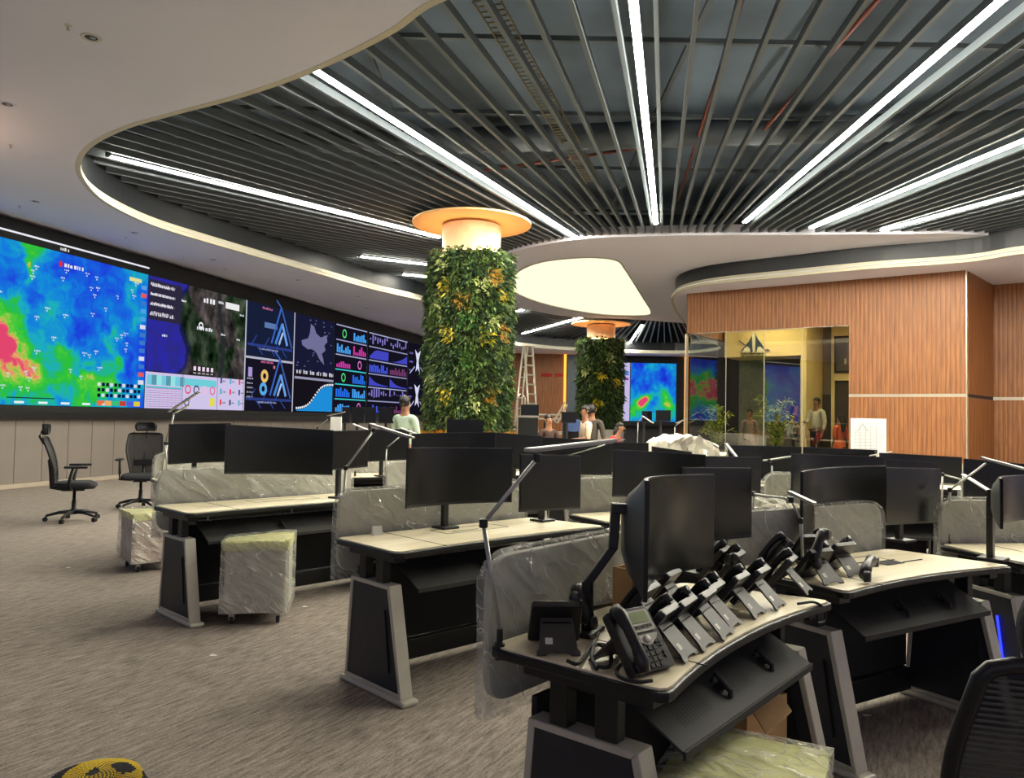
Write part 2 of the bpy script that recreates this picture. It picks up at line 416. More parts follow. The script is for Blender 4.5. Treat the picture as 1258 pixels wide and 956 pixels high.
# fascia band and cream lip round the opening
def band(name, pts, off0, off1, z0, z1, m, parent):
    n = len(pts); cen = Vector((0, 0))
    nor = []
    for i in range(n):
        t = (pts[(i + 1) % n] - pts[i - 1]).normalized(); nor.append(Vector((t.y, -t.x)))
    area2 = sum(pts[i].x * pts[(i + 1) % n].y - pts[(i + 1) % n].x * pts[i].y for i in range(n))
    sg = -1 if area2 > 0 else 1                       # nor*sg points into the opening
    mb = MB(); vs = []
    for i in range(n):
        p0 = pts[i] + nor[i] * sg * off0; p1 = pts[i] + nor[i] * sg * off1
        vs += [(p0.x, p0.y, z0), (p1.x, p1.y, z0), (p1.x, p1.y, z1), (p0.x, p0.y, z1)]
    fs = []
    for i in range(n):
        j = (i + 1) % n
        for k in range(4): fs.append((i * 4 + k, j * 4 + k, j * 4 + (k + 1) % 4, i * 4 + (k + 1) % 4))
    mb.add(vs, fs); return mb.build(name, m, parent)
band('fascia', open_c, -.12, -.06, ZC + .1, 6.5, 'fascia', ceil)
band('ceiling_lip', open_c, -.02, .05, ZC - .005, ZC + .06, 'lip_cream', ceil)
band('ceiling_lip', open_c, -.10, -.04, ZC + .10, ZC + .17, 'lip_cream', ceil)
band('cove_strip', open_c, -.015, .02, ZC + .065, ZC + .085, 'lip_led', ceil)
# plenum above the slats, ducts, pipes, cable tray
pl = MB().b2(-20, 20, -7, 40.4, 6.5, 6.7).build('plenum_slab', 'plenum', ceil)
d = MB(); 
for (x0, y0, x1, y1, r) in ((-8, 14, 14, 11, .22), (-6, 19, 14, 17.5, .2)):
    d.tube([(x0, y0, 6.15), (x1, y1, 6.15)], r, 12)
d.build('air_duct', 'duct', ceil, smooth=True)
d = MB()
for (x0, y0, x1, y1) in ((2.4, 8, 3.4, 16), (3.9, 6, 3.9, 12), (-2, 15, 3, 12.5)):
    d.tube([(x0, y0, 6.05), (x1, y1, 6.05)], .03, 8)
d.build('fire_pipe', 'red_pipe', ceil, smooth=True)
d = MB()
for y in (7.5, 9.6, 12, 14.6, 17.6): d.b2(-9, 14, y - .03, y + .03, 6.2, 6.26)
for x in (-6, -2, 2.2, 6.4, 10.6): d.b2(x - .03, x + .03, 5, 22, 6.26, 6.32)
d.build('hanger_rail', 'duct', ceil)
d = MB(); a = Vector(at(592, 5, 8).xy); a = onz(597, 0, 6.0); b = onz(730, 225, 6.0); L_ = (b - a); n = int(L_.length / .12); tdir = L_.normalized(); sd = Vector((tdir.y, -tdir.x, 0))
for s_ in (-.15, .15): d.tube([a + sd * s_, b + sd * s_], .014, 6)
for i in range(n): d.tube([a + tdir * (i * .12) - sd * .15, a + tdir * (i * .12) + sd * .15], .012, 5)
d.build('cable_tray', 'tray_metal', ceil)

# inner white ceiling piece with luminous panel
inner_px = [(590, 345), (600, 328), (623, 312), (660, 302), (712, 294), (752, 291.5), (860, 289), (950, 288.5), (1050, 288), (1120, 287.5), (1175, 287)]
ip = [onz(x, y, ZI) for x, y in inner_px] + [Vector((13.5, 17, 0)), Vector((15, 21, 0)), Vector((13.5, 27, 0)), Vector((9.5, 30.5, 0))] + [onz(x, y, ZI) for x, y in [(840, 397), (786, 393), (700, 389), (655, 382), (623, 374), (600, 362)]]
ip = catmull([Vector((p.x, p.y)) for p in ip], 5)
lens_px = [(624, 347), (630, 338), (642, 329), (665, 321), (695, 317), (725, 315.5), (748, 317), (760, 320), (767, 328), (778, 345), (792, 368), (801, 384), (798, 387.5), (780, 388.5), (740, 387), (700, 381), (662, 372), (636, 362), (626, 354)]
lp = catmull([Vector(onz(x, y, ZL).xy) for x, y in lens_px], 3)
hole = catmull([Vector(onz(x, y, ZI).xy) for x, y in lens_px], 3)
ic = ceiling_slab('inner_ceiling', ip, hole, ZI, ZI + .22, 'white_ceiling'); struct(ic)
cx = sum(p.x for p in hole) / len(hole); cy = sum(p.y for p in hole) / len(hole); cen = Vector((cx, cy))
lum = thing('luminous_ceiling_panel', 'large glowing cream leaf-shaped panel set in the inner white ceiling behind the near green column', 'ceiling light', (cx, cy, ZI))
mb = MB(); mb.prism([((p - cen) * .985) for p in hole], .02, .06); mb.build('diffuser', 'lens_light', lum)
mb = MB(); q = [(p - cen) for p in hole]; vs = []; fs = []; n = len(q)
for i, p in enumerate(q): vs += [(p.x * .995, p.y * .995, -.01), (p.x * .975, p.y * .975, -.01), (p.x * .975, p.y * .975, .015), (p.x * .995, p.y * .995, .015)]
for i in range(n):
    j = (i + 1) % n
    for k in range(4): fs.append((i * 4 + k, j * 4 + k, j * 4 + (k + 1) % 4, i * 4 + (k + 1) % 4))
mb.add(vs, fs); mb.build('trim_ring', 'lip_cream', lum)

# slats and linear lights radiate from one centre
C0 = onz(815, 360, ZS)
def ang(p): return math.atan2(p.x - C0.x, C0.y - p.y)
def rad(p): return (Vector((p.x, p.y)) - Vector((C0.x, C0.y))).length
ZT = ZS - .015
strips = [((385, 85), (710, 293), None, 'long glowing light strip from the white ceiling edge to above the near green column'),
          ((778, 0), (806, 275), 20, 'glowing light strip running almost straight away overhead, above the luminous panel'),
          ((1230, 0), (915, 273), 20, 'wide bright light strip slanting from the top right corner towards the inner white ceiling'),
          ((1258, 172), (996, 280), 19, 'second light strip from the right, leaving the frame above the dark curved fascia'),
          ((1258, 236), (1083, 283), 19, 'lowest light strip on the right, nearest to the dark curved fascia'),
          ((135, 192), (540, 292), None, 'long glowing light strip nearest to the left tip of the slatted ceiling'),
          ((443, 315), (525, 325), None, 'short light strip ending behind the near green column, above the cream ceiling edge'),
          ((495, 337), (532, 341), None, 'shortest light strip left of the near green column, close to the fascia'),
          ((620, 386), (643, 380.5), None, 'tiny light strip just right of the near green column under the luminous panel'),
          ((642, 410), (714, 390), None, 'far light strip between the two green columns, left of the far column canopy'),
          ((773, 422), (789, 399), None, 'far steep light strip just right of the far green column')]
strip_ang = []
def linear_light(p_out, p_in, label):
    v = (p_in - p_out); L = v.length; mid = (p_in + p_out) / 2
    o = thing('linear_ceiling_light', label, 'ceiling light', (mid.x, mid.y, ZT), math.atan2(v.y, v.x), 'linear lights in the slatted ceiling')
    MB().b2(-L / 2, L / 2, -.045, .045, .005, .10).build('housing', 'slat', o)
    MB().b2(-L / 2 + .01, L / 2 - .01, -.042, .042, -.012, .006).build('diffuser', 'strip_light', o)
    MB().b2(-L / 2 - .05, -L / 2, -.05, .05, -.01, .11).b2(L / 2, L / 2 + .05, -.05, .05, -.01, .11).build('end_cap', 'black', o)
for (a, b, R_, lab) in strips:
    pa, pb = onz(*a, ZT), onz(*b, ZT); 
    if R_:
        dd = (pa - pb).normalized(); pa = pb + dd * (R_ - rad(pb))
    an = ang((pa + pb) / 2); strip_ang.append((an, min(rad(pa), rad(pb)), max(rad(pa), rad(pb))))
    linear_light(pa, pb, lab)
smesh = {}
pitch = math.radians(1.333); base = strip_ang[2][0]; cnt = 0
for k in range(270):
    a = base + k * pitch
    a = (a + PI) % (2 * PI) - PI
    if any(abs((a - sa + PI) % (2 * PI) - PI) < math.radians(.42) and r1 > 12 for sa, r0, r1 in strip_ang): continue
    r0, r1 = 5.2, 20.5
    if abs(a) > math.radians(100): r1 = 16.8
    elif abs(a) > math.radians(60): r1 = 18
    if a > math.radians(30) and a < math.radians(140): r1 = 16
    if r1 not in smesh: smesh[r1] = MB().b2(r0, r1, -.024, .024, 0, .10).build('slat', 'slat', ceil); o = smesh[r1]
    else:
        o = bpy.data.objects.new('slat', smesh[r1].data); COL.objects.link(o); o.parent = ceil
    o.location = (C0.x, C0.y, ZS); o.rotation_euler.z = a - PI / 2; cnt += 1
print('slats', cnt)

# recessed downlights and sprinklers in the white ceiling
for i, ((x, y), lab) in enumerate([((112, 46), 'unlit round recessed downlight nearest the camera in the white ceiling'), ((9, 128), 'unlit recessed downlight at the left edge of the white ceiling'),
        ((44, 247.5), 'unlit recessed downlight above the weather map, near the ceiling corner'), ((165, 286), 'unlit recessed downlight above the satellite map'),
        ((262, 319), 'unlit recessed downlight above the pair of logo screens'), ((366, 344), 'unlit recessed downlight above the map and curve screens'), ((440, 364), 'unlit recessed downlight above the chart screens, first of two'),
        ((451, 379), 'unlit recessed downlight closest to the chart screens, farthest one seen')]):
    p = onz(x, y, ZC)
    o = thing('downlight', lab, 'ceiling light', (p.x, p.y, ZC), 0, 'recessed downlights')
    MB().lathe([(.055, -.004), (.085, -.008), (.09, 0), (.055, .0)], 20).build('trim_ring', 'white_ceiling' if i else 'pot', o, smooth=True)
    MB().lathe([(.0, -.003), (.054, -.003), (.054, -.001), (0, -.001)], 20).build('reflector', 'black', o)
    MB().lathe([(.0, -.012), (.02, -.010), (.028, -.004), (0, -.004)], 12, (.015, 0, 0)).build('lamp', 'phone_silver', o, smooth=True)
for (x, y), lab in [((84, 31), 'small ceiling sprinkler beside the nearest recessed downlight'), ((13, 178), 'small ceiling sprinkler at the left edge of the ceiling'), ((24, 253), 'small sprinkler above the left part of the weather map'),
        ((155, 291), 'small sprinkler beside the downlight above the satellite map'), ((226, 316), 'small sprinkler above the satellite map boundary'), ((277, 330), 'small sprinkler above the logo screens')]:
    p = onz(x, y, ZC); o = thing('sprinkler', lab, 'sprinkler', (p.x, p.y, ZC), 0, 'ceiling sprinklers')
    MB().lathe([(.03, 0), (.028, -.006), (.0, -.006)], 12).build('rosette', 'pot', o); MB().lathe([(.009, 0), (.009, -.03), (.004, -.04), (.016, -.042), (.016, -.046), (0, -.046)], 10).build('head', 'silver', o)

# ------------------------------------------------------------------ office box on the right (wood wall, glass front)
OA = onz(844, 361, ZC); OB = onz(1187, 332, ZC); OA.z = OB.z = 0
OU = (OB - OA).normalized(); ON = Vector((-OU.y, OU.x, 0))                      # ON points away from the camera, into the office
if ON.y < 0: ON = -ON
OL = (OB - OA).length
MO = Matrix.Translation(OA) @ Matrix(((OU.x, ON.x, 0, 0), (OU.y, ON.y, 0, 0), (0, 0, 1, 0), (0, 0, 0, 1)))
def owall(px, py, depth=0):
    p = plane_hit(px, py, OA + ON * depth, ON); q = p - OA; return q.dot(OU), p.z
g0, gz0 = owall(847, 407); g1, gz1 = owall(1043, 402); GZ = (gz0 + gz1) / 2; SZ = 2.10
print('office', OL, g0, g1, GZ)
wd = MB()
wd.b2(0, g1, 0, .16, GZ, ZC)                                      # header over the glass
wd.b2(g1, OL, 0, .16, 0, SZ - .035); wd.b2(g1, OL, 0, .16, SZ + .035, ZC)
wo = wd.build('wall_office', 'wood'); wo.matrix_world = MO; struct(wo)
t = MB().b2(g1, OL, .005, .16, SZ - .036, SZ + .036).build('trim_1', 'trim_metal'); t.matrix_world = MO; struct(t)
t = MB().b2(OL - .012, OL + .012, -.012, .16, 0, ZC - .002).build('trim_2', 'trim_metal'); t.matrix_world = MO; struct(t)
OC = onz(1220, 350, ZC); OC.z = 0
RU = (OC - OB).normalized(); RN = Vector((-RU.y, RU.x, 0))
MR = Matrix.Translation(OB) @ Matrix(((RU.x, RN.x, 0, 0), (RU.y, RN.y, 0, 0), (0, 0, 1, 0), (0, 0, 0, 1)))
RL = (OC - OB).length
wd = MB(); wd.b2(.17, RL, 0, .16, 0, SZ - .035); wd.b2(.17, RL, 0, .16, SZ + .035, ZC); wo2 = wd.build('wall_office_side', 'wood'); wo2.matrix_world = MR; struct(wo2)
t = MB().b2(.17, RL, .01, .15, SZ - .036, SZ + .036).build('trim_3', 'far_dark'); t.matrix_world = MR; struct(t)
OD = OC + OU * 8
MR2 = Matrix.Translation(OC) @ Matrix(((OU.x, ON.x, 0, 0), (OU.y, ON.y, 0, 0), (0, 0, 1, 0), (0, 0, 0, 1)))
wd = MB(); wd.b2(.0, 8.6, 0, .16, 0, SZ - .035); wd.b2(.0, 8.6, 0, .16, SZ + .035, ZC); wo3 = wd.build('wall_office_right', 'wood'); wo3.matrix_world = MR2; struct(wo3)
t = MB().b2(.0, 8.6, -.005, .15, SZ - .036, SZ + .036).build('trim_4', 'trim_metal'); t.matrix_world = MR2; struct(t)
# left return wall of the office
t = MB().b2(0, .14, .16, 6, GZ, ZC).build('wall_office_left', 'wood'); t.matrix_world = MO; struct(t)
t = MB().b2(-.04, 0, .0, .12, 0, GZ).build('trim_5', 'trim_metal'); t.matrix_world = MO; struct(t)
# glass front: panes with slim gaps
win = bpy.data.objects.new('window_1', None); COL.objects.link(win); win.matrix_world = MO; struct(win)
edges = [g0] + [owall(x, 450)[0] for x in (891, 938)] + [owall(985, 450)[0], g1]
for i in range(4):
    MB().b2(edges[i] + .008, edges[i + 1] - .008, .05, .062, .05, GZ - .01).build('glass_pane', 'glass', win)
    if i: MB().b2(edges[i] - .007, edges[i] + .007, .048, .064, .05, GZ - .01).build('glass_joint', 'lip_cream', win)
MB().b2(g0, g1, .03, .09, 0, .05).b2(g0, g1, .03, .09, GZ - .015, GZ).build('window_frame', 'trim_metal', win)
# office interior: back wall built at depth D1 with cream bulkhead at depth D0
D0, D1 = 2.2, 3.4
ob = bpy.data.objects.new('office_interior', None); COL.objects.link(ob); ob.matrix_world = MO; struct(ob)
ux = lambda px, dd: owall(px, 440, dd)[0]
bz = owall(905, 439, D0)[1]; ba, bb_ = ux(845, D0), ux(987, D0)
MB().b2(.2, OL - .1, D1 + .5, D1 + .6, 0, ZC).build('office_back_wall', 'office_grey', ob)
MB().b2(.2, OL - .1, -.0 + .17, D1 + .6, 4.45, 4.55).build('office_ceiling', 'cream_wall', ob)
MB().b2(OL - .2, OL - .1, .2, D1 + .6, 0, ZC).build('office_side_wall', 'office_grey', ob)
MB().b2(max(.2, ba - .6), bb_, D0, D1 + .5, bz, 4.45).build('bulkhead', 'cream_wall', ob)
MB().b2(max(.2, ba - .6), bb_ - .08, D1, D1 + .5, 0, bz).build('dark_partition', 'office_panel', ob)
MB().b2(bb_ - .08, bb_ + .07, D0 + .02, D1 + .5, 0, 4.45).build('door_post', 'cream_wall', ob)
MB().b2(ux(998, D1), ux(1016, D1), D1 + .46, D1 + .5, .0, owall(1005, 484, D1)[1]).build('office_door', 'office_dark', ob)
c0, c1 = ux(1019, D1), OL - .12
MB().b2(c0, c1, D1 + .2, D1 + .5, owall(1030, 467, D1)[1], 4.45).b2(c0, c0 + .08, D1 + .2, D1 + .5, 0, 2.8).build('picture_wall', 'cream_wall', ob)
MB().b2(c0 + .08, c1, D1 + .3, D1 + .5, 0, owall(1030, 467, D1)[1]).build('dark_doorway', 'office_dark', ob)
MB().b2(.2, OL - .1, .17, D1 + .5, 0.0, .03).build('office_floor', 'office_dark', ob)
pc = thing('framed_picture', 'dark framed picture hanging high on the cream office wall behind the glass', 'picture'); pc.matrix_world = MO
pz1, pz0 = owall(1032, 412, D1)[1], owall(1032, 458, D1)[1]; pa, pb = ux(1023, D1), ux(1043, D1) + .35
MB().b2(pa, pb, D1 + .15, D1 + .195, pz0, pz1).build('frame', 'black', pc); MB().b2(pa + .06, pb - .06, D1 + .14, D1 + .15, pz0 + .06, pz1 - .06).build('print', 'picture', pc)
mb = MB()
for k in range(6): mb.box((pa + .3 + k * .12, D1 + .137, pz0 + .32 + .05 * (k % 2)), (.05, .004, .16))
mb.build('pale_figures', 'paper', pc)
# logo: two slanted blue peaks with pale arches, two lines of lettering
lg = thing('wall_logo', 'blue and grey triangular twin-peak logo with two lines of lettering on the lit cream bulkhead', 'logo'); lg.matrix_world = MO
lc, lz0 = owall(926, 430, D0); k = owall(1001, 430, D0)[0] - owall(926, 430, D0)[0]; k = k / 75 * 1.0
def P(x, y): 
    u, z = owall(x, y, D0); return (u, z)
def poly(mb, pts, y=D0 - .02, th=.02, mi=0): mb.extr([P(*p) for p in pts], 'y', y - th, y, mi)
mb = MB()
poly(mb, [(911, 431), (921, 419), (925.5, 409), (925.5, 433), (922, 433), (921, 426), (918, 425), (914, 431)])
poly(mb, [(927.5, 409), (932, 417), (942, 431), (938, 432), (935, 426), (931, 426), (931, 432), (927.5, 433)])
poly(mb, [(908, 419), (909, 418.4), (916, 423.6), (915, 424.4)])
mb.build('peaks', 'sign_blue', lg)
mb = MB(); poly(mb, [(924.5, 412), (926.2, 407), (928.5, 412), (928.3, 433), (925.6, 433)], D0 - .045, .01); poly(mb, [(913, 433), (916, 427), (919, 426), (922, 429), (922.5, 433)], D0 - .045, .01); poly(mb, [(930, 433), (931, 429), (934, 426), (938, 429), (941, 433)], D0 - .045, .01); mb.build('arches', 'paper', lg)
mb = MB(); r2 = random.Random(3)
for row, (y0, y1) in enumerate(((434, 435.6), (437, 438.4))):
    x = 911
    while x < 940:
        w_ = r2.choice((1.1, 1.5, .9)); poly(mb, [(x, y0), (x + w_, y0), (x + w_, y1), (x, y1)]); x += w_ + r2.choice((.5, .5, 1.3))
poly(mb, [(940, 430.5), (944, 428.5), (946.5, 431), (943, 432)])
mb.build('lettering', 'sign_dark', lg)
# office ceiling lights
for i, (u, v) in enumerate(((1.6, 1.2), (3.6, 1.2), (5.6, 1.6))):
    o = thing('office_ceiling_light', ['round lit ceiling light inside the glazed office, left of the logo', 'round lit ceiling light inside the glazed office, above the standing man', 'round lit ceiling light at the right end of the glazed office'][i], 'ceiling light', MO @ Vector((u, v, 4.44)), 0, 'office ceiling lights')
    MB().lathe([(.0, -.01), (.2, -.01), (.2, 0), (0, 0)], 24).build('diffuser', 'office_light', o); MB().lathe([(.2, -.02), (.24, -.02), (.24, 0), (.2, 0)], 24).build('rim', 'pot', o)
for i, px in enumerate((890, 924, 962)):
    u = ux(px, D0)
    o = thing('picture_spotlight', ['small ceiling spotlight left of the logo on the bulkhead', 'small ceiling spotlight directly above the logo', 'small ceiling spotlight right of the logo on the bulkhead'][i], 'spotlight', MO @ Vector((u, D0 - .35, 4.44)), 0, 'bulkhead spotlights')
    MB().lathe([(.05, 0), (.05, -.1), (.045, -.1), (.04, -.03), (0, -.03)], 16).build('housing', 'black', o)
    MB().lathe([(0, -.05), (.04, -.05), (.04, -.045), (0, -.045)], 12).build('lamp', 'office_light', o)

# ------------------------------------------------------------------ far end wall dressing (Y about 40)
def fpt(px, py, Y=40.1): return at(px, py, Y)
FY = 40.1
a = fpt(560, 436); b = fpt(693, 436)
t = MB().b2(a.x - 2, b.x, FY - .1, FY, 0, 4.79).build('wall_far_wood', 'wood'); struct(t)
a = fpt(693, 433); o = MB().b2(a.x, a.x + .12, FY - .2, FY - .02, 0, 4.79).build('trim_6', 'orange_glow'); struct(o)
a = fpt(842, 450); o = MB().b2(a.x - .05, a.x + .1, FY - .2, FY - .02, 0, 4.79).build('trim_7', 'orange_glow'); struct(o)  # orange-lit jamb, no lamp: the light on it is put in as emission
a, b = fpt(697, 440), fpt(713, 440); t = MB().b2(a.x, b.x, FY - .12, FY, 0, 4.79).build('wall_far_panel', 'steel_blue'); struct(t)
sg = thing('wall_sign', 'two short rows of small red lettering on the far wood wall beside the orange light', 'sign', (0, 0, 0))
mb = MB(); r2 = random.Random(5)
for x0, x1 in ((665, 678), (682, 694)):
    x = x0
    while x < x1:
        w_ = r2.choice((.8, 1.2, 1.6)); p, q = fpt(x, 459), fpt(x + w_, 463); mb.b2(p.x, q.x, FY - .14, FY - .10, q.z, p.z); x += w_ + .45
mb.build('lettering', 'shirt_red', sg)

# ------------------------------------------------------------------ screens
def nz(x, y, s, sd=0): return noise.fractal(Vector((x * s + sd, y * s - sd, sd * .7)), 1, 2, 4)
RAMP = [(0, (20, 30, 190)), (.22, (28, 70, 220)), (.42, (20, 130, 220)), (.55, (30, 175, 190)), (.66, (40, 190, 60)), (.8, (90, 205, 60)), (.88, (215, 190, 90)), (.94, (235, 120, 110)), (1, (225, 70, 110))]
def ramp(v):
    v = max(0, min(1, v))
    for i in range(len(RAMP) - 1):
        if v <= RAMP[i + 1][0]:
            t = (v - RAMP[i][0]) / (RAMP[i + 1][0] - RAMP[i][0]); return tuple(RAMP[i][1][k] * (1 - t) + RAMP[i + 1][1][k] * t for k in range(3))
    return RAMP[-1][1]
def grid(name, u0, u1, z0, z1, nu, nv, fn, y, parent, M=None):
    vs = [(u0 + (u1 - u0) * i / nu, y, z0 + (z1 - z0) * j / nv) for j in range(nv + 1) for i in range(nu + 1)]
    fs = [(j * (nu + 1) + i, j * (nu + 1) + i + 1, (j + 1) * (nu + 1) + i + 1, (j + 1) * (nu + 1) + i) for j in range(nv) for i in range(nu)]
    me = bpy.data.meshes.new(name); me.from_pydata(vs, [], fs); me.materials.append(MATS['screen'])
    a = me.color_attributes.new('col', 'FLOAT_COLOR', 'POINT'); dat = []
    for v in vs:
        c = lin(fn(v[0], v[2])); dat += [*c, 1]
    a.data.foreach_set('color', dat)
    o = bpy.data.objects.new(name, me); COL.objects.link(o); o.parent = parent; return o
class Draw:                                        # flat coloured shapes of a screen picture, in plane coordinates
    def __init__(s, y): s.mb = MB(); s.y = y; s.k = 0
    def rect(s, u0, z0, u1, z1, c):
        s.k += 1; y = s.y - .0006 * (s.k % 4); s.mb.add([(u0, y, z0), (u1, y, z0), (u1, y, z1), (u0, y, z1)], [(0, 1, 2, 3)], 0, lin(c))
    def poly(s, pts, c, dy=0):
        s.mb.add([(p[0], s.y - .003 - dy, p[1]) for p in pts], [tuple(range(len(pts)))], 0, lin(c))
    def line(s, a, b, w_, c):
        a, b = Vector(a), Vector(b); t = (b - a).normalized(); n = Vector((-t.y, t.x)) * w_ / 2; s.poly([a - n, b - n, b + n, a + n], c)
    def ring(s, c0, r, w_, c, seg=20, a0=0, a1=2 * PI, sx=1):
        for k in range(seg):
            p, q = a0 + (a1 - a0) * k / seg, a0 + (a1 - a0) * (k + 1) / seg
            s.poly([(c0[0] + sx * rr * math.cos(t), c0[1] + rr * math.sin(t)) for rr, t in ((r - w_ / 2, p), (r + w_ / 2, p), (r + w_ / 2, q), (r - w_ / 2, q))], c)
    def text(s, u, z, wd, h, c, sd=0):
        r = random.Random(int(u * 91 + z * 57) + sd); x = u
        while x < u + wd:
            w_ = h * r.choice((.35, .55, .75)); s.rect(x, z, min(x + w_, u + wd), z + h * r.choice((1, .8)), c); x += w_ + h * .3 * r.choice((1, 1, 2))
    def done(s, name, parent): 
        o = s.mb.build(name, 'screen', parent); return o
vw = thing('video_wall', 'huge long video wall of weather, satellite and dashboard displays on the left', 'video wall'); vw.matrix_world = MW
SX = [wall_s(x)[0] for x in (175.6, 297.5, 357.9, 408, 449, 499)]; S0 = -9.6; SE = SX[-1] + 3.8
zt = wall_s(0, 292.7)[1]; zb = wall_s(0, 497)[1]
print('video', SX, zt, zb)
MB().b2(S0 - .2, SE + .2, -.10, .10, zb - .24, zt + .36).build('casing', 'black_matte', vw)
MB().b2(S0, SE + .1, -.14, -.10, zb - .25, zb - .12).build('lower_rail', 'black', vw)
yS = -.112
def weather(u, z, u0, hgt, zb_, k=1.0, sd=0):
    x = (u - u0) / hgt; y = (z - zb_) / hgt
    return x, y
def wmap(u, z):
    x = u; y = z - zb
    x += .22 * nz(x, y, 1.6, 31) + .05 * nz(x, y, 6, 2); y += .22 * nz(x, y, 1.6, 77) + .05 * nz(x, y, 6, 12)
    v = .27 + .34 * nz(x, y, .8, 3) + .16 * nz(x, y, 3.2, 9)
    def g(cx, cy, sx, sy, a): return a * math.exp(-((x - cx) / sx) ** 2 - ((y - cy) / sy) ** 2)
    w_ = .35 * nz(x, y, 1.2, 5)
    v += g(-.4, 1.1 + w_ * .5, 1.5, .75, .62) + g(.2, .25, 2.2, .5, .28) + g(2.1 + w_ * .3, .85, .55, .65, .34) + g(.25, 2.35, .12, .3, .5) + g(-2.8, 1.6, 1.6, .9, .62) + g(.6, 2.9, .9, .3, .2) + g(-6, .9, 1.2, .8, .5)
    v = v * (1 + .10 * nz(x * 3 + y * 3, y - x, 7, 2))
    return ramp(v)
grid('weather_map', S0, SX[0] - .02, zb, zt, 620, 130, wmap, yS, vw)
dr = Draw(yS - .004); r2 = random.Random(11)
for k in range(150):
    u = r2.uniform(S0 + .2, SX[0] - .4); z = r2.uniform(zb + .25, zt - .25); dr.text(u, z, r2.uniform(.07, .14), .03, (215, 225, 240), k); dr.rect(u + .03, z - .05, u + .06, z - .02, (190, 210, 240))
u1 = SX[0] - .02
for k in range(13): dr.rect(u1 - .2, zt - .35 - k * .17, u1 - .04, zt - .26 - k * .17, r2.choice([(80, 160, 230), (230, 90, 90), (220, 220, 235), (60, 120, 200)]))
dr.rect(u1 - .55, zt - .22, u1 - .2, zt - .14, (225, 220, 150))
for j in range(3):
    for i in range(11): dr.rect(u1 - 1.3 + i * .11, zb + .42 - j * .11, u1 - 1.22 + i * .11, zb + .49 - j * .11, (14, 16, 60) if (i + j) % 3 else (220, 220, 230))
for i, c in enumerate([(230, 110, 60), (240, 170, 90), (60, 190, 110), (200, 60, 60), (80, 90, 220), (220, 200, 60)]): dr.rect(u1 - 1.3 + i * .2, zb + .03, u1 - 1.12 + i * .2, zb + .13, c)
dr.rect(-1.6, zt - .27, -1.52, zt - .17, (230, 40, 40)) if False else None
uu = wall_s(67, 316)[0]; dr.rect(uu, zt - .27, uu + .07, zt - .17, (230, 40, 40)); dr.text(uu + .12, zt - .26, .45, .07, (235, 235, 240))
dr.rect(S0, zb + .02, -.6, zb + .05, (230, 240, 250)); dr.rect(-.05, zb + .12, .95, zb + .14, (20, 60, 40))
for i in range(5): dr.rect(.1 + i * .5, zb + .03, .3 + i * .5, zb + .07, (235, 240, 245))
dr.done('map_labels', vw)
dr = Draw(yS); dr.rect(S0, zt + .13, SX[0], zt + .165, (235, 235, 245)); dr.text(.95, zt + .04, .2, .06, (230, 230, 230)); dr.done('bright_top_line', vw)
# satellite map with sea at left
sa0, sa1 = SX[0], SX[1] - .03; sat_b = wall_s(230, 457)[1] - .06
def sat(u, z):
    x = (u - sa0) / (sa1 - sa0); y = (z - sat_b) / (zt - sat_b)
    coast = .36 + .05 * math.sin(7 * y) + .05 * nz(u, z, 1.2, 4)
    n = 1.3 * nz(u * 1.3, z, 3.2, 8)
    if x < coast - .06: return (44, 42, 150 + 20 * n)
    t = min(1, max(0, (x - coast + .06) / .06)); l = 62 + 38 * n; g_ = 1 if nz(u, z, .8, 20) > .12 else 0
    land = (l * 1.0 - 22 * g_, l * .92 - 4 * g_, l * .9 - 18 * g_)
    if .70 + .03 * math.sin(5 * y) < x < .74 + .03 * math.sin(5 * y): land = (40, 44, 46)
    return tuple(44 * (1 - t) * .6 + land[k] * t + (0, 0, 60)[k] * (1 - t) for k in range(3))
grid('satellite_map', sa0, sa1, sat_b, zt, 170, 120, sat, yS, vw)
dr = Draw(yS - .004); h = zt - sat_b; wd_ = sa1 - sa0
for k in range(4): dr.text(sa0 + .06, zt - .2 - k * .22, wd_ * .22, .06, (220, 215, 225), k)
dr.rect(sa0 + .02, zt - .95, sa0 + wd_ * .3, zt - .08, (44, 40, 62)); 
for k in range(4): dr.text(sa0 + .1, zt - .22 - k * .2, wd_ * .2, .055, (225, 220, 230), k + 9)
dr.text(sa0 + wd_ * .52, zt - .32, wd_ * .12, .12, (240, 240, 245)); dr.rect(sa0 + wd_ * .76, zt - .34, sa0 + wd_ * .92, zt - .18, (235, 235, 235)); dr.text(sa0 + wd_ * .68, zt - .26, .2, .06, (225, 225, 230))
dr.text(sa0 + wd_ * .46, sat_b + h * .52, wd_ * .16, .09, (240, 240, 245)); dr.ring((sa0 + wd_ * .5, sat_b + h * .57), .07, .04, (235, 235, 240), 12)
for x_, y_ in ((.3, .8), (.72, .5), (.9, .47), (.93, .78), (.13, .38)): dr.text(sa0 + wd_ * x_, sat_b + h * y_, .16, .05, (235, 235, 240))
for k in range(5): dr.rect(sa0 + wd_ * (.44 + .045 * k), sat_b + .1, sa0 + wd_ * (.465 + .045 * k), sat_b + .2, (240, 220, 240)); dr.text(sa0 + wd_ * (.44 + .045 * k), sat_b + .03, .09, .03, (230, 230, 230))
dr.done('map_labels', vw)
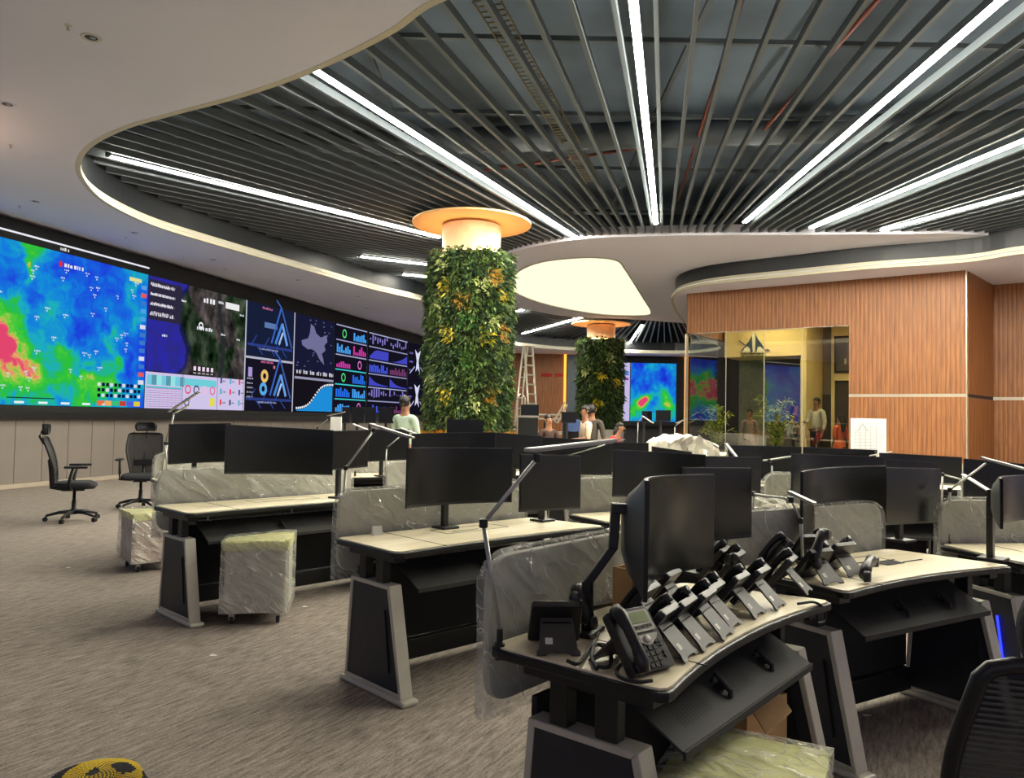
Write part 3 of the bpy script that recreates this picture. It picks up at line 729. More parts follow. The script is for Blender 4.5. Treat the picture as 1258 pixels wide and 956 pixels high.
# white dashboards under the satellite map
dr = Draw(yS); b0, b1 = zb, sat_b - .02; H_ = b1 - b0
dr.rect(sa0, b0, sa1, b1, (206, 196, 232))
dr2 = Draw(yS - .004)
x1 = sa0 + wd_ * .34; x2 = sa0 + wd_ * .70
for i in range(8): dr2.rect(sa0 + .04 + i * (x1 - sa0) / 8, b1 - .28, sa0 + .04 + i * (x1 - sa0) / 8 + .16, b1 - .06, [(120, 200, 220), (90, 150, 170), (150, 225, 225)][i % 3])
dr2.rect(sa0 + .03, b1 - .36, x1 - .04, b1 - .31, (90, 190, 200))
for j in range(9): dr2.rect(sa0 + .03, b0 + .04 + j * H_ * .062, x1 - .04, b0 + .052 + j * H_ * .062, (190, 110, 170))
for i in range(9): dr2.rect(sa0 + .03 + i * (x1 - sa0) / 9, b0 + .03, sa0 + .045 + i * (x1 - sa0) / 9, b1 - .4, (110, 200, 215))
dr2.rect(x1, b1 - .25, x2 - .05, b1 - .08, (110, 205, 215)); dr2.rect(x1 - .02, b0, x1, b1, (120, 110, 150)); dr2.rect(x2 - .02, b0, x2, b1, (120, 110, 150))
for i, c in enumerate([(220, 70, 110), (40, 50, 90), (235, 190, 215), (225, 110, 150)]): dr2.ring((x1 + .18 + i * .3, b0 + H_ * .58), .09, .035, c, 14, sx=1.0)
dr2.ring((x1 + .15, b0 + .16), .08, .03, (60, 60, 90), 14); dr2.rect(x2 - .3, b0 + .08, x2 - .1, b0 + .28, (225, 215, 90))
for i in range(3):
    for j in range(3): dr2.rect(x2 + .1 + i * .38, b0 + .12 + j * .27, x2 + .17 + i * .38, b0 + .26 + j * .27, [(230, 60, 80), (60, 70, 120), (90, 170, 200)][(i + j * 2) % 3]); dr2.text(x2 + .2 + i * .38, b0 + .16 + j * .27, .12, .04, (90, 80, 120))
dr.done('dashboard', vw); dr2.done('dashboard_tables', vw)
# two logo screens
la, lb = SX[1] + .04, SX[2] - .04; mid = (zt + zb) / 2 - .02
dr = Draw(yS); dr.rect(la, mid + .04, lb, zt, (22, 30, 56)); dr.rect(la, zb, lb, mid - .04, (22, 20, 34)); dr.rect(SX[1] - .02, zb, SX[1] + .03, zt, (190, 190, 205)); dr.rect(SX[2] - .03, zb, SX[2] + .02, zt, (190, 190, 205)); dr.rect(la, mid - .04, lb, mid + .02, (180, 180, 200))
dr.done('logo_screens', vw); dr = Draw(yS - .004)
W_ = lb - la
for zz, a_ in ((mid + .1, 0), (zb + .08, 1)):
    cx_ = la + W_ * .72; hh = 1.15; 
    dr.line((cx_ - .5, zz + .35), (cx_ - .05, zz + hh + .25), .07, (60, 100, 190)); dr.line((cx_ + .55, zz + .3), (cx_ - .05, zz + hh + .25), .07, (60, 90, 160)); dr.line((cx_ - .3, zz + .35), (cx_ + .02, zz + .95), .10, (70, 130, 210)); dr.line((cx_ + .3, zz + .35), (cx_ + .02, zz + .95), .10, (110, 160, 230)); dr.line((cx_ - .12, zz + .35), (cx_ + .06, zz + .7), .08, (170, 200, 240))
    dr.line((cx_ - .05, zz + hh + .25), (cx_ - .3, zz + hh + .42), .05, (60, 100, 180)); dr.rect(la + .05, zz + .2, lb - .05, zz + .27, (44, 60, 130)); dr.text(la + W_ * .25, zz + .13, W_ * .4, .05, (150, 160, 210), a_)
    for k in range(6): dr.line((la + .2 + k * .3, zz + .2), (la + .45 + k * .3, zz + .0 if k % 2 else zz + .5), .03, (50, 74, 150))
dr.rect(la + W_ * .35, mid + .85, la + W_ * .62, mid + 1.0, (90, 120, 170)); dr.ring((la + W_ * .38, zb + .95), .13, .1, (230, 190, 110), 14); dr.ring((la + W_ * .36, zb + .6), .13, .1, (90, 170, 230), 14); dr.rect(la + .12, zb + .9, la + .3, zb + 1.15, (170, 150, 210)); dr.rect(la + W_ * .56, zb + 1.18, la + W_ * .6, zb + 1.26, (210, 120, 130))
for k in range(5): dr.text(la + .08, zb + .35 + k * .12, .28, .045, (170, 170, 190), k + 3)
dr.text(la + W_ * .3, zt - .12, .5, .06, (210, 120, 160)); dr.text(la + W_ * .3, mid - .12, .6, .06, (210, 100, 150)); dr.done('logo_pictures', vw)
# country map above an S-curve chart
ma, mb_ = SX[2] + .06, SX[3] - .03; W_ = mb_ - ma; mz = zb + (zt - zb) * .42
dr = Draw(yS); dr.rect(ma, mz, mb_, zt, (24, 26, 52)); dr.rect(ma, zb, mb_, mz - .02, (22, 18, 26)); dr.done('chart_screens', vw)
dr = Draw(yS - .004)
dr.poly([(ma + W_ * x, mz + (zt - mz) * y) for x, y in [(.36, .86), (.44, .84), (.5, .72), (.62, .66), (.78, .72), (.8, .6), (.72, .52), (.76, .44), (.66, .36), (.7, .28), (.73, .16), (.6, .26), (.52, .36), (.42, .42), (.3, .4), (.16, .46), (.14, .54), (.3, .6), (.34, .7)]], (112, 110, 150))
dr.rect(ma + W_ * .54, mz + (zt - mz) * .4, ma + W_ * .6, mz + (zt - mz) * .52, (235, 235, 250))
r2 = random.Random(2)
for k in range(26): u = r2.uniform(ma, mb_ - .15); z = r2.uniform(mz + .1, zt - .1); dr.text(u, z, .08, .04, (120, 120, 165), k)
dr.rect(ma, mz - .24, mb_, mz - .17, (150, 150, 175)); 
for k in range(6): dr.text(ma + .1 + k * W_ / 6, mz - .08, W_ / 9, .12, (215, 215, 230), k)
pts = [(x / 20, 1 / (1 + math.exp(-9 * (x / 20 - .48)))) for x in range(21)]; hh = mz - .42 - zb
dr.poly([(ma + .15, zb + .03)] + [(ma + .15 + (W_ - .2) * x, zb + .05 + hh * y) for x, y in pts] + [(mb_ - .05, zb + .03)], (30, 140, 215), -.001)
for x, y in pts: dr.rect(ma + .12 + (W_ - .2) * x, zb + .07 + hh * y, ma + .2 + (W_ - .2) * x, zb + .13 + hh * y, (240, 240, 245))
dr.done('chart_shapes', vw)
# three columns of coloured dashboards
def charts(u0, u1, kind):
    dr = Draw(yS); dr.rect(u0, zb, u1, zt, (20, 18, 30)); dr.done('chart_screens', vw); dr = Draw(yS - .004); r = random.Random(kind); W_ = u1 - u0; rows = 6; H_ = (zt - zb) / rows
    for j in range(rows):
        z = zt - (j + 1) * H_
        line = [(160, 165, 200), (60, 200, 200), (150, 150, 190)][(j > 2 and kind == 1) and 1 or (j % 2) * 2]
        dr.rect(u0 + .04, z + H_ - .05, u1 - .04, z + H_ - .01, line)
        for i in range(2):
            a, b = u0 + .1 + i * W_ / 2, u0 + (i + 1) * W_ / 2 - .06; q = r.random()
            if kind == 1:
                c = [(40, 110, 230), (70, 160, 240), (200, 60, 160), (60, 210, 190)][(i + j) % 4]
                if (i + j) % 3 == 0: dr.ring(((a + b) / 2, z + H_ * .42), H_ * .26, H_ * .1, [(80, 220, 120), (70, 190, 230), (220, 120, 200)][j % 3], 14)
                else:
                    for k in range(7): dr.rect(a + (b - a) * k / 7, z + .04, a + (b - a) * (k + .75) / 7, z + .04 + (H_ - .16) * (.3 + .7 * r.random()), c)
            else:
                if j == 1 or j == 3:
                    dr.poly([(a, z + .04)] + [(a + (b - a) * t / 8, z + .04 + (H_ - .16) * (min(1, .2 + t / 3) if i == 0 and j == 1 else 1 / (1 + (t / 2) ** 1.6) if j == 3 else t * t / 64)) for t in range(9)] + [(b, z + .04)], (66, 70, 190), -.001)
                elif j in (0, 4):
                    for k in range(8): dr.rect(a + (b - a) * k / 8, z + .05 + H_ * .5 * r.random(), a + (b - a) * (k + .5) / 8, z + .12 + H_ * .5 * r.random() + .08, (130, 120, 200))
                else:
                    for k in range(10): dr.rect(a + (b - a) * k / 10, z + .04, a + (b - a) * (k + .7) / 10, z + .04 + (H_ - .18) * (.2 + .8 * r.random()), [(70, 90, 230), (120, 60, 110)][i])
    dr.done('chart_shapes', vw)
charts(SX[3] + .04, SX[4] - .05, 1); charts(SX[4] + .05, SX[5] - .05, 2)
ua, ub = SX[5] + .05, SX[5] + 3.4
dr = Draw(yS); dr.rect(ua, zb, ub, zt, (18, 16, 30)); dr.done('chart_screens', vw); dr = Draw(yS - .004)
for j in (0, 1):
    z = zb + .25 + j * 1.4; c_ = ua + .95
    dr.poly([(c_ - .2, z + .1), (c_ - .1, z + .55), (c_ - .3, z + 1.0), (c_, z + .85), (c_ + .3, z + 1.0), (c_ + .1, z + .55), (c_ + .25, z + .05), (c_ + .02, z + .25)], (215, 215, 240))
    for k in range(6): dr.text(ua + .1 + (k % 2) * 1.5, z + .1 + k * .17, .35, .08, (120, 110, 200), k)
    dr.line((c_ - .8, z), (c_ - .3, z + .3), .05, (190, 190, 230)); dr.line((c_ + .8, z), (c_ + .3, z + .3), .05, (190, 190, 230))
dr.done('chart_shapes', vw)

# far screen
fs_ = thing('far_video_screen', 'bright weather map screen with white side panel, right of the far green column', 'video screen')
tl, tr = fpt(759, 444), fpt(830, 449); bl = fpt(759, 517).z; ft = (tl.z + tr.z) / 2; mdl = fpt(774, 480).x
MB().b2(tl.x - 1.6, tr.x + .4, FY - .16, FY + .099, bl - .25, ft + .2).build('casing', 'black_matte', fs_)
hgt = ft - bl
def wm2(u, z):
    x = (u - mdl) / (tr.x - mdl); y = (z - bl) / hgt
    n = nz(x, y, 3, 6); v = .38 + .3 * n + .12 * nz(x, y, 12, 1)
    v += .75 * math.exp(-(((x - .3) * .8 + (y - .36) * -.6) / .19) ** 2 - (((x - .3) * .6 + (y - .36) * .8) / .10) ** 2) if False else .7 * math.exp(-((x - .3) / .15) ** 2 - ((y - .36 - .5 * (x - .3)) / .09) ** 2)
    v += .34 * math.exp(-((x - .78) / .16) ** 2 - ((y - .38) / .2) ** 2) + .3 * math.exp(-((y - .1) / .14) ** 2) * (x < .6)
    return ramp(v)
grid('weather_map', mdl, tr.x, bl, ft, 60, 60, wm2, FY - .17, fs_)
dr = Draw(FY - .17); dr.rect(tl.x - 1.4, bl, mdl - .04, ft, (196, 186, 226)); dr.done('white_panel', fs_); dr = Draw(FY - .176)
dr.rect(tl.x - 1.3, bl + hgt * .78, mdl - .1, bl + hgt * .86, (90, 130, 200)); dr.rect(tl.x - 1.3, bl + hgt * .7, mdl - .1, bl + hgt * .74, (150, 70, 170)); dr.rect(tl.x, bl + hgt * .28, tl.x + .35, bl + hgt * .6, (70, 40, 40)); dr.rect(tl.x + .04, bl + hgt * .5, tl.x + .3, bl + hgt * .58, (210, 90, 60)); dr.done('panel_blocks', fs_)
# ================================================================== CONSOLE DESKS
DZ = .75
def rounded(pts, r, n=4):
    out = []; N = len(pts)
    for i in range(N):
        p, a, b = Vector(pts[i]), Vector(pts[i - 1]), Vector(pts[(i + 1) % N])
        da, db = (a - p), (b - p); rr = min(r, da.length * .45, db.length * .45)
        s0, s1 = p + da.normalized() * rr, p + db.normalized() * rr
        for k in range(n + 1):
            t = k / n; out.append((1 - t) ** 2 * s0 + 2 * t * (1 - t) * p + t * t * s1)
    return out
def wrinkle_box(x0, x1, y0, y1, z0, z1, res, amp, sd, M=None):
    bm = bmesh.new(); bmesh.ops.create_cube(bm, size=1)
    nx, nz_ = max(2, int((x1 - x0) / res)), max(2, int((z1 - z0) / res)); ny = max(1, int((y1 - y0) / res))
    vs = []; fs = []
    def face(o, a, b, na, nb):
        k = len(vs)
        for j in range(nb + 1):
            for i in range(na + 1): vs.append(o + a * (i / na) + b * (j / nb))
        for j in range(nb):
            for i in range(na): fs.append((k + j * (na + 1) + i, k + j * (na + 1) + i + 1, k + (j + 1) * (na + 1) + i + 1, k + (j + 1) * (na + 1) + i))
    X, Y, Z = Vector((x1 - x0, 0, 0)), Vector((0, y1 - y0, 0)), Vector((0, 0, z1 - z0)); o = Vector((x0, y0, z0))
    face(o, X, Z, nx, nz_); face(o + Y, X, Z, nx, nz_); face(o, Y, Z, ny, nz_); face(o + X, Y, Z, ny, nz_); face(o + Z, X, Y, nx, ny)
    bm.free(); out = []; c = Vector(((x0 + x1) / 2, (y0 + y1) / 2, (z0 + z1) / 2))
    for v in vs:
        q = v * 6 + Vector((sd, sd * 2, 0)); dsp = noise.noise_vector(q) * amp + noise.noise_vector(q * 3) * amp * .5
        d = (v - c); d.normalize(); out.append(v + dsp + d * amp * .3)
    return out, fs
def desk(P0, P1, label, w_=.6, sag=.05, wrap=True, left_ped=True, right_ped=True, led=None, part_drop=.0, detail=2, pstart=.05, flap=True):
    P0, P1 = Vector(P0), Vector(P1); v = P1 - P0; L = v.length; rz = math.atan2(v.y, v.x)
    o = thing('console_desk', label, 'desk', (P0.x, P0.y, 0), rz, 'control room console desks')
    n = 10
    def outline(g, r):
        pts = [(-g + (L + 2 * g) * t / n, -g + 4 * sag * (t / n) * (1 - t / n)) for t in range(n + 1)] + [(L - .10 + g, w_ + g), (-g, w_ + g)]
        core = [Vector(p) for p in pts]
        return rounded([core[0]] + core[1:-3] + core[-3:], r, 3) if False else rounded(core, r, 3)
    mb = MB(); mb.prism(outline(-.012, .05), DZ - .006, DZ); mb.build('tabletop', 'laminate', o)
    mb = MB(); mb.prism(outline(0, .05), DZ - .034, DZ - .0062); mb.build('tabletop_edge', 'black', o, bevel=.006)
    # service hatch: fine dark joints in the top
    mb = MB(); hx0, hx1, hy0, hy1 = L * .36, L * .66, w_ * .55, w_ * .82
    if detail >= 1:
        for (a, b, c, d) in ((hx0, hx1, hy0, hy0 + .004), (hx0, hx1, hy1, hy1 + .004), (hx0, hx0 + .004, hy0, hy1), (hx1, hx1 + .004, hy0, hy1), (L * .2, L * .203, .02, w_ - .02), (hx0 + .08, hx1 - .2, hy0 + .05, hy0 + .056)):
            mb.b2(a, b, c, d, DZ - .002, DZ + .0012)
        mb.build('hatch_joints', 'black', o)
    # pedestals
    def ped(x, name='pedestal', lit=False):
        T = .075; H_ = .565
        prof = [(.06, 0.03), (.60 - .02, .03), (.53, H_), (.15, H_)]
        prof = [(-.02, .03), (.50, .03), (.46, H_), (.10, H_)]
        fr = MB()
        # frame as four bars around the infill
        A, B, C, D = [Vector(p) for p in prof]; t = .022
        a, b, c, d = A + Vector((t * 1.15, t)), B + Vector((-t * 1.05, t)), C + Vector((-t, -t)), D + Vector((t, -t))
        for q in ((A, B, b, a), (B, C, c, b), (C, D, d, c), (D, A, a, d)): fr.extr([tuple(p) for p in q], 'x', x, x + T)
        p = fr.build(name, 'silver', o, bevel=.004)
        MB().extr([tuple(q) for q in (a, b, c, d)], 'x', x + .006, x + T - .006).build('infill_panel', 'infill', p)
        MB().b2(x - .012, x + T + .012, -.055, .53, 0, .03).build('foot', 'silver', p, bevel=.012)
        sl = MB(); k = Vector((-.006, 0)); s0, s1 = Vector((.085 + (.07 if lit else 0), .14)), Vector((.135 + (.07 if lit else 0), .44)); 
        sl.extr([tuple(s0), tuple(s0 + Vector((.006, 0))), tuple(s1 + Vector((.006, 0))), tuple(s1)], 'x', x + (-.002 if not lit else -.004), x + .0065)
        sl.build('led_slot', 'blue_led' if lit else 'rubber', p)
        if detail >= 1:
            MB().b2(x + .01, x + .055, .17, .24, H_, DZ - .034).build('lift_column', 'black', o, bevel=.004); MB().b2(x + .008, x + .058, .33, .39, H_, DZ - .034).build('lift_column', 'black', o, bevel=.004)
            MB().b2(x - .0, x + .07, .06, .48, DZ - .065, DZ - .035).build('top_bracket', 'black', o, bevel=.003)
    if left_ped: ped(.03, lit=(led == 'L'))
    if right_ped: ped(L - .12, lit=(led == 'R'))
    MB().b2(.10, L - .13, w_ - .12, w_ - .10, .16, .60).build('back_panel', 'black_matte', o)
    MB().b2(.10, L - .13, w_ - .15, w_ - .09, .04, .155).build('lower_duct', 'black', o, bevel=.006)
    MB().b2(.08, L - .10, .28, .34, DZ - .09, DZ - .036).build('crossbeam', 'black', o)
    # cable flap tilted under the front
    if flap:
        a0, b0 = Vector((.245, DZ - .10)), Vector((.035, DZ - .215))
        dirv = (b0 - a0).normalized(); nn = Vector((-dirv.y, dirv.x)) * .008
        if nn.y < 0: nn = -nn
        fl = MB().extr([tuple(a0), tuple(b0), tuple(b0 + nn), tuple(a0 + nn)], 'x', .16, L - .17).b2(.16, L - .17, .03, .04, b0.y - .012, b0.y + .012)
        f = fl.build('cable_flap', 'tray_grey', o, bevel=.002)
        if detail >= 2:
            ll = MB()
            for g in range(2):
                for i in range(11):
                    xx = .16 + (L - .33) * (.10 + .30 * g) + i * .0175
                    for seg in range(4):
                        t0, t1 = .28 + seg * .12, .28 + (seg + 1) * .12; off = .006 * math.sin(seg * .9)
                        off2 = .006 * math.sin((seg + 1) * .9)
                        pa, pb = a0.lerp(b0, t0) + nn * 1.1, a0.lerp(b0, t1) + nn * 1.1
                        ll.add([(xx + off, pa.x, pa.y), (xx + .005 + off, pa.x, pa.y), (xx + .005 + off2, pb.x, pb.y), (xx + off2, pb.x, pb.y)], [(0, 1, 2, 3)])
            tag(ll.build('louvre_slots', 'black_matte', f), kind='stuff')
            for t in (.40, .74):
                cx_ = .16 + (L - .33) * t; m_ = a0.lerp(b0, .45) + nn; m2 = a0.lerp(b0, .75) + nn
                MB().tube([(cx_, m_.x, m_.y - .002), (cx_, m_.x - .01, m_.y + .03), (cx_, m2.x, m2.y + .02), (cx_, m2.x, m2.y)], .009, 8).box((cx_ + .0, (m_.x + m2.x) / 2, (m_.y + m2.y) / 2 + .012), (.028, .03, .016)).build('clip', 'rubber', f)
            for t in (.06, .5, .93):
                cx_ = .16 + (L - .33) * t; MB().tube([(cx_, a0.x, a0.y + .008), (cx_ + .006, a0.x, a0.y + .05)], .006, 6).build('stay', 'phone_silver', f)
    # rear partition with plastic wrap
    x0, x1 = pstart, L - .12
    pp = rounded([(x0, DZ - .20), (x1, DZ - .20), (x1, DZ + .245), (x0, DZ + .245)], .10, 6)
    MB().extr([tuple(p) for p in pp], 'y', w_ + .025, w_ + .055).build('partition', 'partition', o, bevel=.004)
    pt = o.children[-1] if o.children else None
    pt = [c for c in o.children if c.name.startswith('partition')][0]
    if wrap:
        vs, fs = wrinkle_box(x0 - .02, x1 + .02, w_ + .018, w_ + .064, DZ - .24, DZ + .26, .04 if detail >= 2 else .06, .005, P0.x * 3)
        # pull corners in so that the film follows the rounded outline
        r_ = .10; out = []
        for v in vs:
            for cxx, sg in ((x0 + r_, -1), (x1 - r_, 1)):
                czz = DZ + .245 - r_; dx = (v.x - cxx) * sg; dz = v.z - czz
                if dx > 0 and dz > 0:
                    dd = math.hypot(dx, dz); m = max(dx, dz); 
                    if dd > 1e-6: v = Vector((cxx + sg * dx / dd * m, v.y, czz + dz / dd * m))
            out.append(v)
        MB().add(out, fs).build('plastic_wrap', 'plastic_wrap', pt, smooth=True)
    return o
desks = [
 ((.40, 1.93), (1.25, 2.97), 'foreground console desk crowded with desk phones', dict(sag=.07, wrap=True)),
 ((1.36, 3.12), (2.47, 3.79), 'console desk right of the phone-covered desk, bare pale top', dict(sag=.06, led=None)),
 ((2.56, 3.86), (3.95, 4.12), 'console desk cut by the right edge, blue lit slot in its side panel', dict(sag=.05, led='L')),
 ((-.55, 3.82), (.62, 4.93), 'middle console desk with a small white card on its left end', dict(sag=.04)),
 ((.72, 5.0), (2.1, 5.85), 'console desk joined to the right of the middle desk, mostly behind the near curved monitor', dict(sag=.05, detail=1)),
 ((2.2, 5.9), (3.75, 6.15), 'second-row console desk behind the big central curved monitor on the right', dict(sag=.04, detail=1)),
 ((3.86, 6.16), (5.5, 6.05), 'second-row console desk at the right edge of the view', dict(sag=.04, detail=1)),
 ((-2.13, 5.14), (-.86, 6.45), 'left console desk with long pale top beside two wrapped mobile cabinets', dict(sag=.06)),
 ((-.78, 6.52), (.45, 7.45), 'third-row console desk hidden behind the middle desk monitors', dict(sag=.04, detail=1)),
 ((.55, 7.52), (2.0, 8.15), 'third-row console desk behind the centre of the view', dict(sag=.04, detail=1)),
 ((2.1, 8.18), (3.7, 8.4), 'third-row console desk in front of the glazed office plants', dict(sag=.04, detail=1)),
 ((3.8, 8.4), (5.5, 8.2), 'third-row console desk in front of the wood wall', dict(sag=.04, detail=1)),
 ((-3.3, 7.32), (-1.98, 8.22), 'leftmost back-row console desk near the black task chairs', dict(sag=.03, detail=1)),
 ((-1.88, 8.28), (-.5, 8.95), 'back-row console desk seen as a bright strip left of the middle monitors', dict(sag=.03, detail=1)),
 ((-.4, 9.0), (1.2, 9.6), 'back-row console desk in front of the near green column', dict(sag=.03, detail=1)),
]
for (a, b, lab, kw) in desks: desk(a, b, lab, **kw)
# small far desks near the standing people, tables with light tops
def far_desk(p, q, lab):
    P, Q = Vector(p), Vector(q); v = Q - P; L = v.length; o = thing('far_desk', lab, 'desk', (P.x, P.y, 0), math.atan2(v.y, v.x), 'far console desks')
    MB().b2(0, L, 0, .7, .86, .90).build('tabletop', 'laminate', o, bevel=.01); MB().b2(.05, L - .05, .55, .6, .1, .86).build('back_panel', 'black_matte', o)
    for x in (.05, L - .11): MB().extr([(0, 0), (.6, 0), (.55, .86), (.08, .86)], 'x', x, x + .06).build('pedestal', 'silver', o)
    return o
far_desk((-3.6, 11.4), (-1.2, 11.8), 'far console desk by the standing man, under the chart screens')
far_desk((-.3, 12.5), (3.0, 12.9), 'far console desk right of the near green column, by the seated people')
far_desk((3.1, 12.9), (5.6, 12.4), 'far console desk below the far weather screen')

# ================================================================== MONITORS
def monitor(xl, Yl, xr, Yr, ytl, ytr, ybl, label, curved=True, stand='arm', group='curved ultrawide monitors', lean=0, back=None, base=None, bulge=.036):
    A = at(xl, ytl, Yl); B = at(xr, ytr, Yr); bot = at(xl, ybl, Yl).z
    z1 = (A.z + B.z) / 2; tilt = (B.z - A.z)
    h = A.z - bot; v = Vector((B.x - A.x, B.y - A.y)); L = v.length; rz = math.atan2(v.y, v.x); cx_, cy_ = (A.x + B.x) / 2, (A.y + B.y) / 2
    o = thing('monitor', label, 'monitor', (cx_, cy_, DZ), rz, None)
    zz = A.z / 2 + B.z / 2 - DZ; zb_ = zz - h
    ny = 16 if curved else 1; sag = .075 * (L / .8) ** 2 if curved else 0
    def Y(t): return sag * 4 * t * (1 - t) - sag * 0           # concave towards the operator (-y)
    ro = math.atan2(tilt, L) * .9
    def shell(y0, y1, x0, x1, za, zb2, n):
        vs = []; fs = []
        for i in range(n + 1):
            t = i / n; x = x0 + (x1 - x0) * t; tt = (x + L / 2) / L; yy = Y(tt); zo = x * math.tan(ro)
            for (yo, z) in ((y0, za), (y1, za), (y1, zb2), (y0, zb2)): vs.append((x, yy + yo, z + zo))
        for i in range(n):
            for k in range(4): fs.append((i * 4 + k, (i + 1) * 4 + k, (i + 1) * 4 + (k + 1) % 4, i * 4 + (k + 1) % 4))
        fs += [(0, 1, 2, 3), (n * 4 + 3, n * 4 + 2, n * 4 + 1, n * 4)]
        return vs, fs
    n = ny
    MB().add(*shell(0, .012, -L / 2, L / 2, zb_, zz, n)).build('bezel', 'bezel', o)
    vs, fs = [], []
    for i in range(n + 1):
        x = (-L / 2 + .006) + (L - .012) * i / n
        for z in (zb_ + .014, zz - .006): vs.append((x, Y((x + L / 2) / L) - .002, z + x * math.tan(ro)))
    fs = [(2 * i, 2 * i + 2, 2 * i + 3, 2 * i + 1) for i in range(n)]
    MB().add(vs, fs).build('screen', 'screen_black', o, smooth=True)
    # bulged rear shell
    vs = []; fs = []; nx, nz2 = 12, 6
    for j in range(nz2 + 1):
        for i in range(nx + 1):
            s_, t_ = i / nx, j / nz2; x = -L / 2 + L * s_; z = zb_ + h * t_
            bul = (min(1, 4.5 * min(s_, 1 - s_)) ** .5) * (min(1, 3.2 * min(t_, 1 - t_)) ** .5)
            vs.append((x, Y(s_) + .012 + bulge * bul, z + x * math.tan(ro)))
    for j in range(nz2):
        for i in range(nx): fs.append((j * (nx + 1) + i, j * (nx + 1) + i + 1, (j + 1) * (nx + 1) + i + 1, (j + 1) * (nx + 1) + i))
    MB().add(vs, fs).build('rear_shell', back or 'monitor_back', o, smooth=True)
    ym = Y(.5) + .012 + bulge; zc = (zz + zb_) / 2
    if stand == 'arm':
        MB().b2(-.045, .045, ym - .004, ym + .02, zc - .05, zc + .05).build('mount_plate', 'black', o)
        MB().b2(-.025, .025, ym + .02, ym + .05, max(.10, zc - .10), zc + .04).b2(-.02, .02, ym + .025, ym + .055, .012, zc).build('arm_post', 'black', o, bevel=.004)
        MB().b2(-.06, .06, ym - .03, ym + .09, 0, .014).build('base_plate', 'black', o, bevel=.003)
    elif stand == 'gas':                                             # cranked arm reaching aside
        bx, by = base
        mwi = Matrix.Translation((cx_, cy_, DZ)) @ Matrix.Rotation(rz, 4, 'Z'); q = mwi.inverted() @ Vector((bx, by, DZ))
        MB().b2(-.045, .045, ym - .004, ym + .02, zc - .05, zc + .05).build('mount_plate', 'black', o)
        e = Vector((q.x, q.y, .11)); m_ = Vector((q.x * .55, ym + .05, zc))
        mbx = MB()
        for a_, b_ in ((e, m_), (m_, Vector((0, ym + .02, zc)))):
            d_ = b_ - a_; 
            if d_.length < .01: continue
            R_ = d_.to_track_quat('X', 'Z').to_matrix().to_4x4(); mbx.box((d_.length / 2, 0, 0), (d_.length + .03, .03, .05), 0, Matrix.Translation(a_) @ R_)
        mbx.build('swing_arm', 'black', o, bevel=.006)
        MB().b2(q.x - .024, q.x + .024, q.y - .024, q.y + .024, .012, .13).build('arm_post', 'black', o, bevel=.004)
        MB().b2(q.x - .06, q.x + .06, q.y - .05, q.y + .05, 0, .014).build('base_plate', 'black', o, bevel=.003)
    return o
b1 = onz(292, 608, DZ)
monitor(278, 5.42, 410, 5.98, 521, 529, 582, 'large curved black monitor on a cranked arm on the left console desk', stand='gas', base=(b1.x, b1.y))
monitor(400, 6.0, 453, 6.45, 530, 528, 579, 'black monitor partly behind the large curved monitor of the left desk', curved=False)
monitor(208, 6.95, 284, 7.35, 521, 520, 571, 'leftmost black monitor, standing on the back-row desk by the task chairs', curved=True)
monitor(446, 8.3, 503, 8.75, 528, 527, 568, 'black monitor on the back row between the two angled desk lamps', curved=False)
monitor(501, 4.3, 630, 4.85, 550, 551, 625, 'wide curved black monitor on the middle desk with small white card', )
monitor(640, 4.85, 714, 5.25, 558, 560, 629, 'flat black monitor right of the wide curved one on the middle desk', curved=False)
monitor(506, 7.15, 609, 7.45, 533, 531, 575, 'curved black monitor on the third row, showing above the middle desk curved monitor')
monitor(609, 7.45, 666, 7.75, 531, 536, 575, 'black monitor on the third row, showing above the gap in the middle desk monitors', curved=False)
monitor(664, 8.0, 752, 8.25, 537, 541, 582, 'black monitor on the third row behind the long lamp bar', curved=False)
monitor(754, 5.5, 867, 5.8, 552, 559, 610, 'wide curved black monitor behind the near tilted one, on the joined middle desk')
monitor(867, 5.85, 935, 6.2, 560, 562, 613, 'flat black monitor on the joined middle desk, left of the angled lamp arm', curved=False)
NEAR_MON = monitor(797, 2.28, 878, 3.02, 590, 583, 740, 'big near curved monitor with grey rear shell beside the phones', back='monitor_back', stand='none', bulge=.085)
monitor(838, 3.2, 924, 3.52, 574, 575, 668, 'flat black monitor just right of the near curved monitor, above the phones', curved=False)
monitor(986, 3.8, 1089, 4.3, 580, 572, 660, 'large curved black monitor with grey sheen on the desk right of the phones')
monitor(1088, 4.3, 1155, 4.6, 574, 576, 645, 'flat black monitor beside the large curved one on the bare-topped desk', curved=False)
monitor(973, 6.2, 1087, 6.5, 557, 562, 610, 'curved black monitor peeking above the large one on the right desk')
monitor(1087, 6.5, 1152, 6.7, 563, 569, 612, 'black monitor peeking above the flat monitor of the right desk', curved=False)
monitor(1081, 8.0, 1182, 8.1, 556, 562, 590, 'long black monitor top under the wood wall, left of the thin gap')
monitor(1184, 6.7, 1275, 6.6, 563, 572, 612, 'black monitor at the right edge under the wood wall')
monitor(893, 8.35, 985, 8.5, 547, 549, 590, 'curved black monitor in front of the leafy plant in the office')
monitor(987, 8.5, 1078, 8.5, 549, 553, 592, 'black monitor in front of the people in the glazed office', curved=False)
monitor(1232, 3.55, 1290, 4.1, 588, 584, 650, 'curved black monitor cut by the right edge of the frame')
monitor(702, 8.3, 797, 8.5, 543, 544, 580, 'black monitor top just left of the far weather screen and wrapped bundle', curved=False)
monitor(801, 8.5, 850, 8.6, 548, 556, 590, 'small black monitor in front of the crumpled white bundle', curved=False)
monitor(549, 9.4, 594, 9.5, 515, 516, 545, 'small dark monitor rising in front of the near green column base', curved=False)
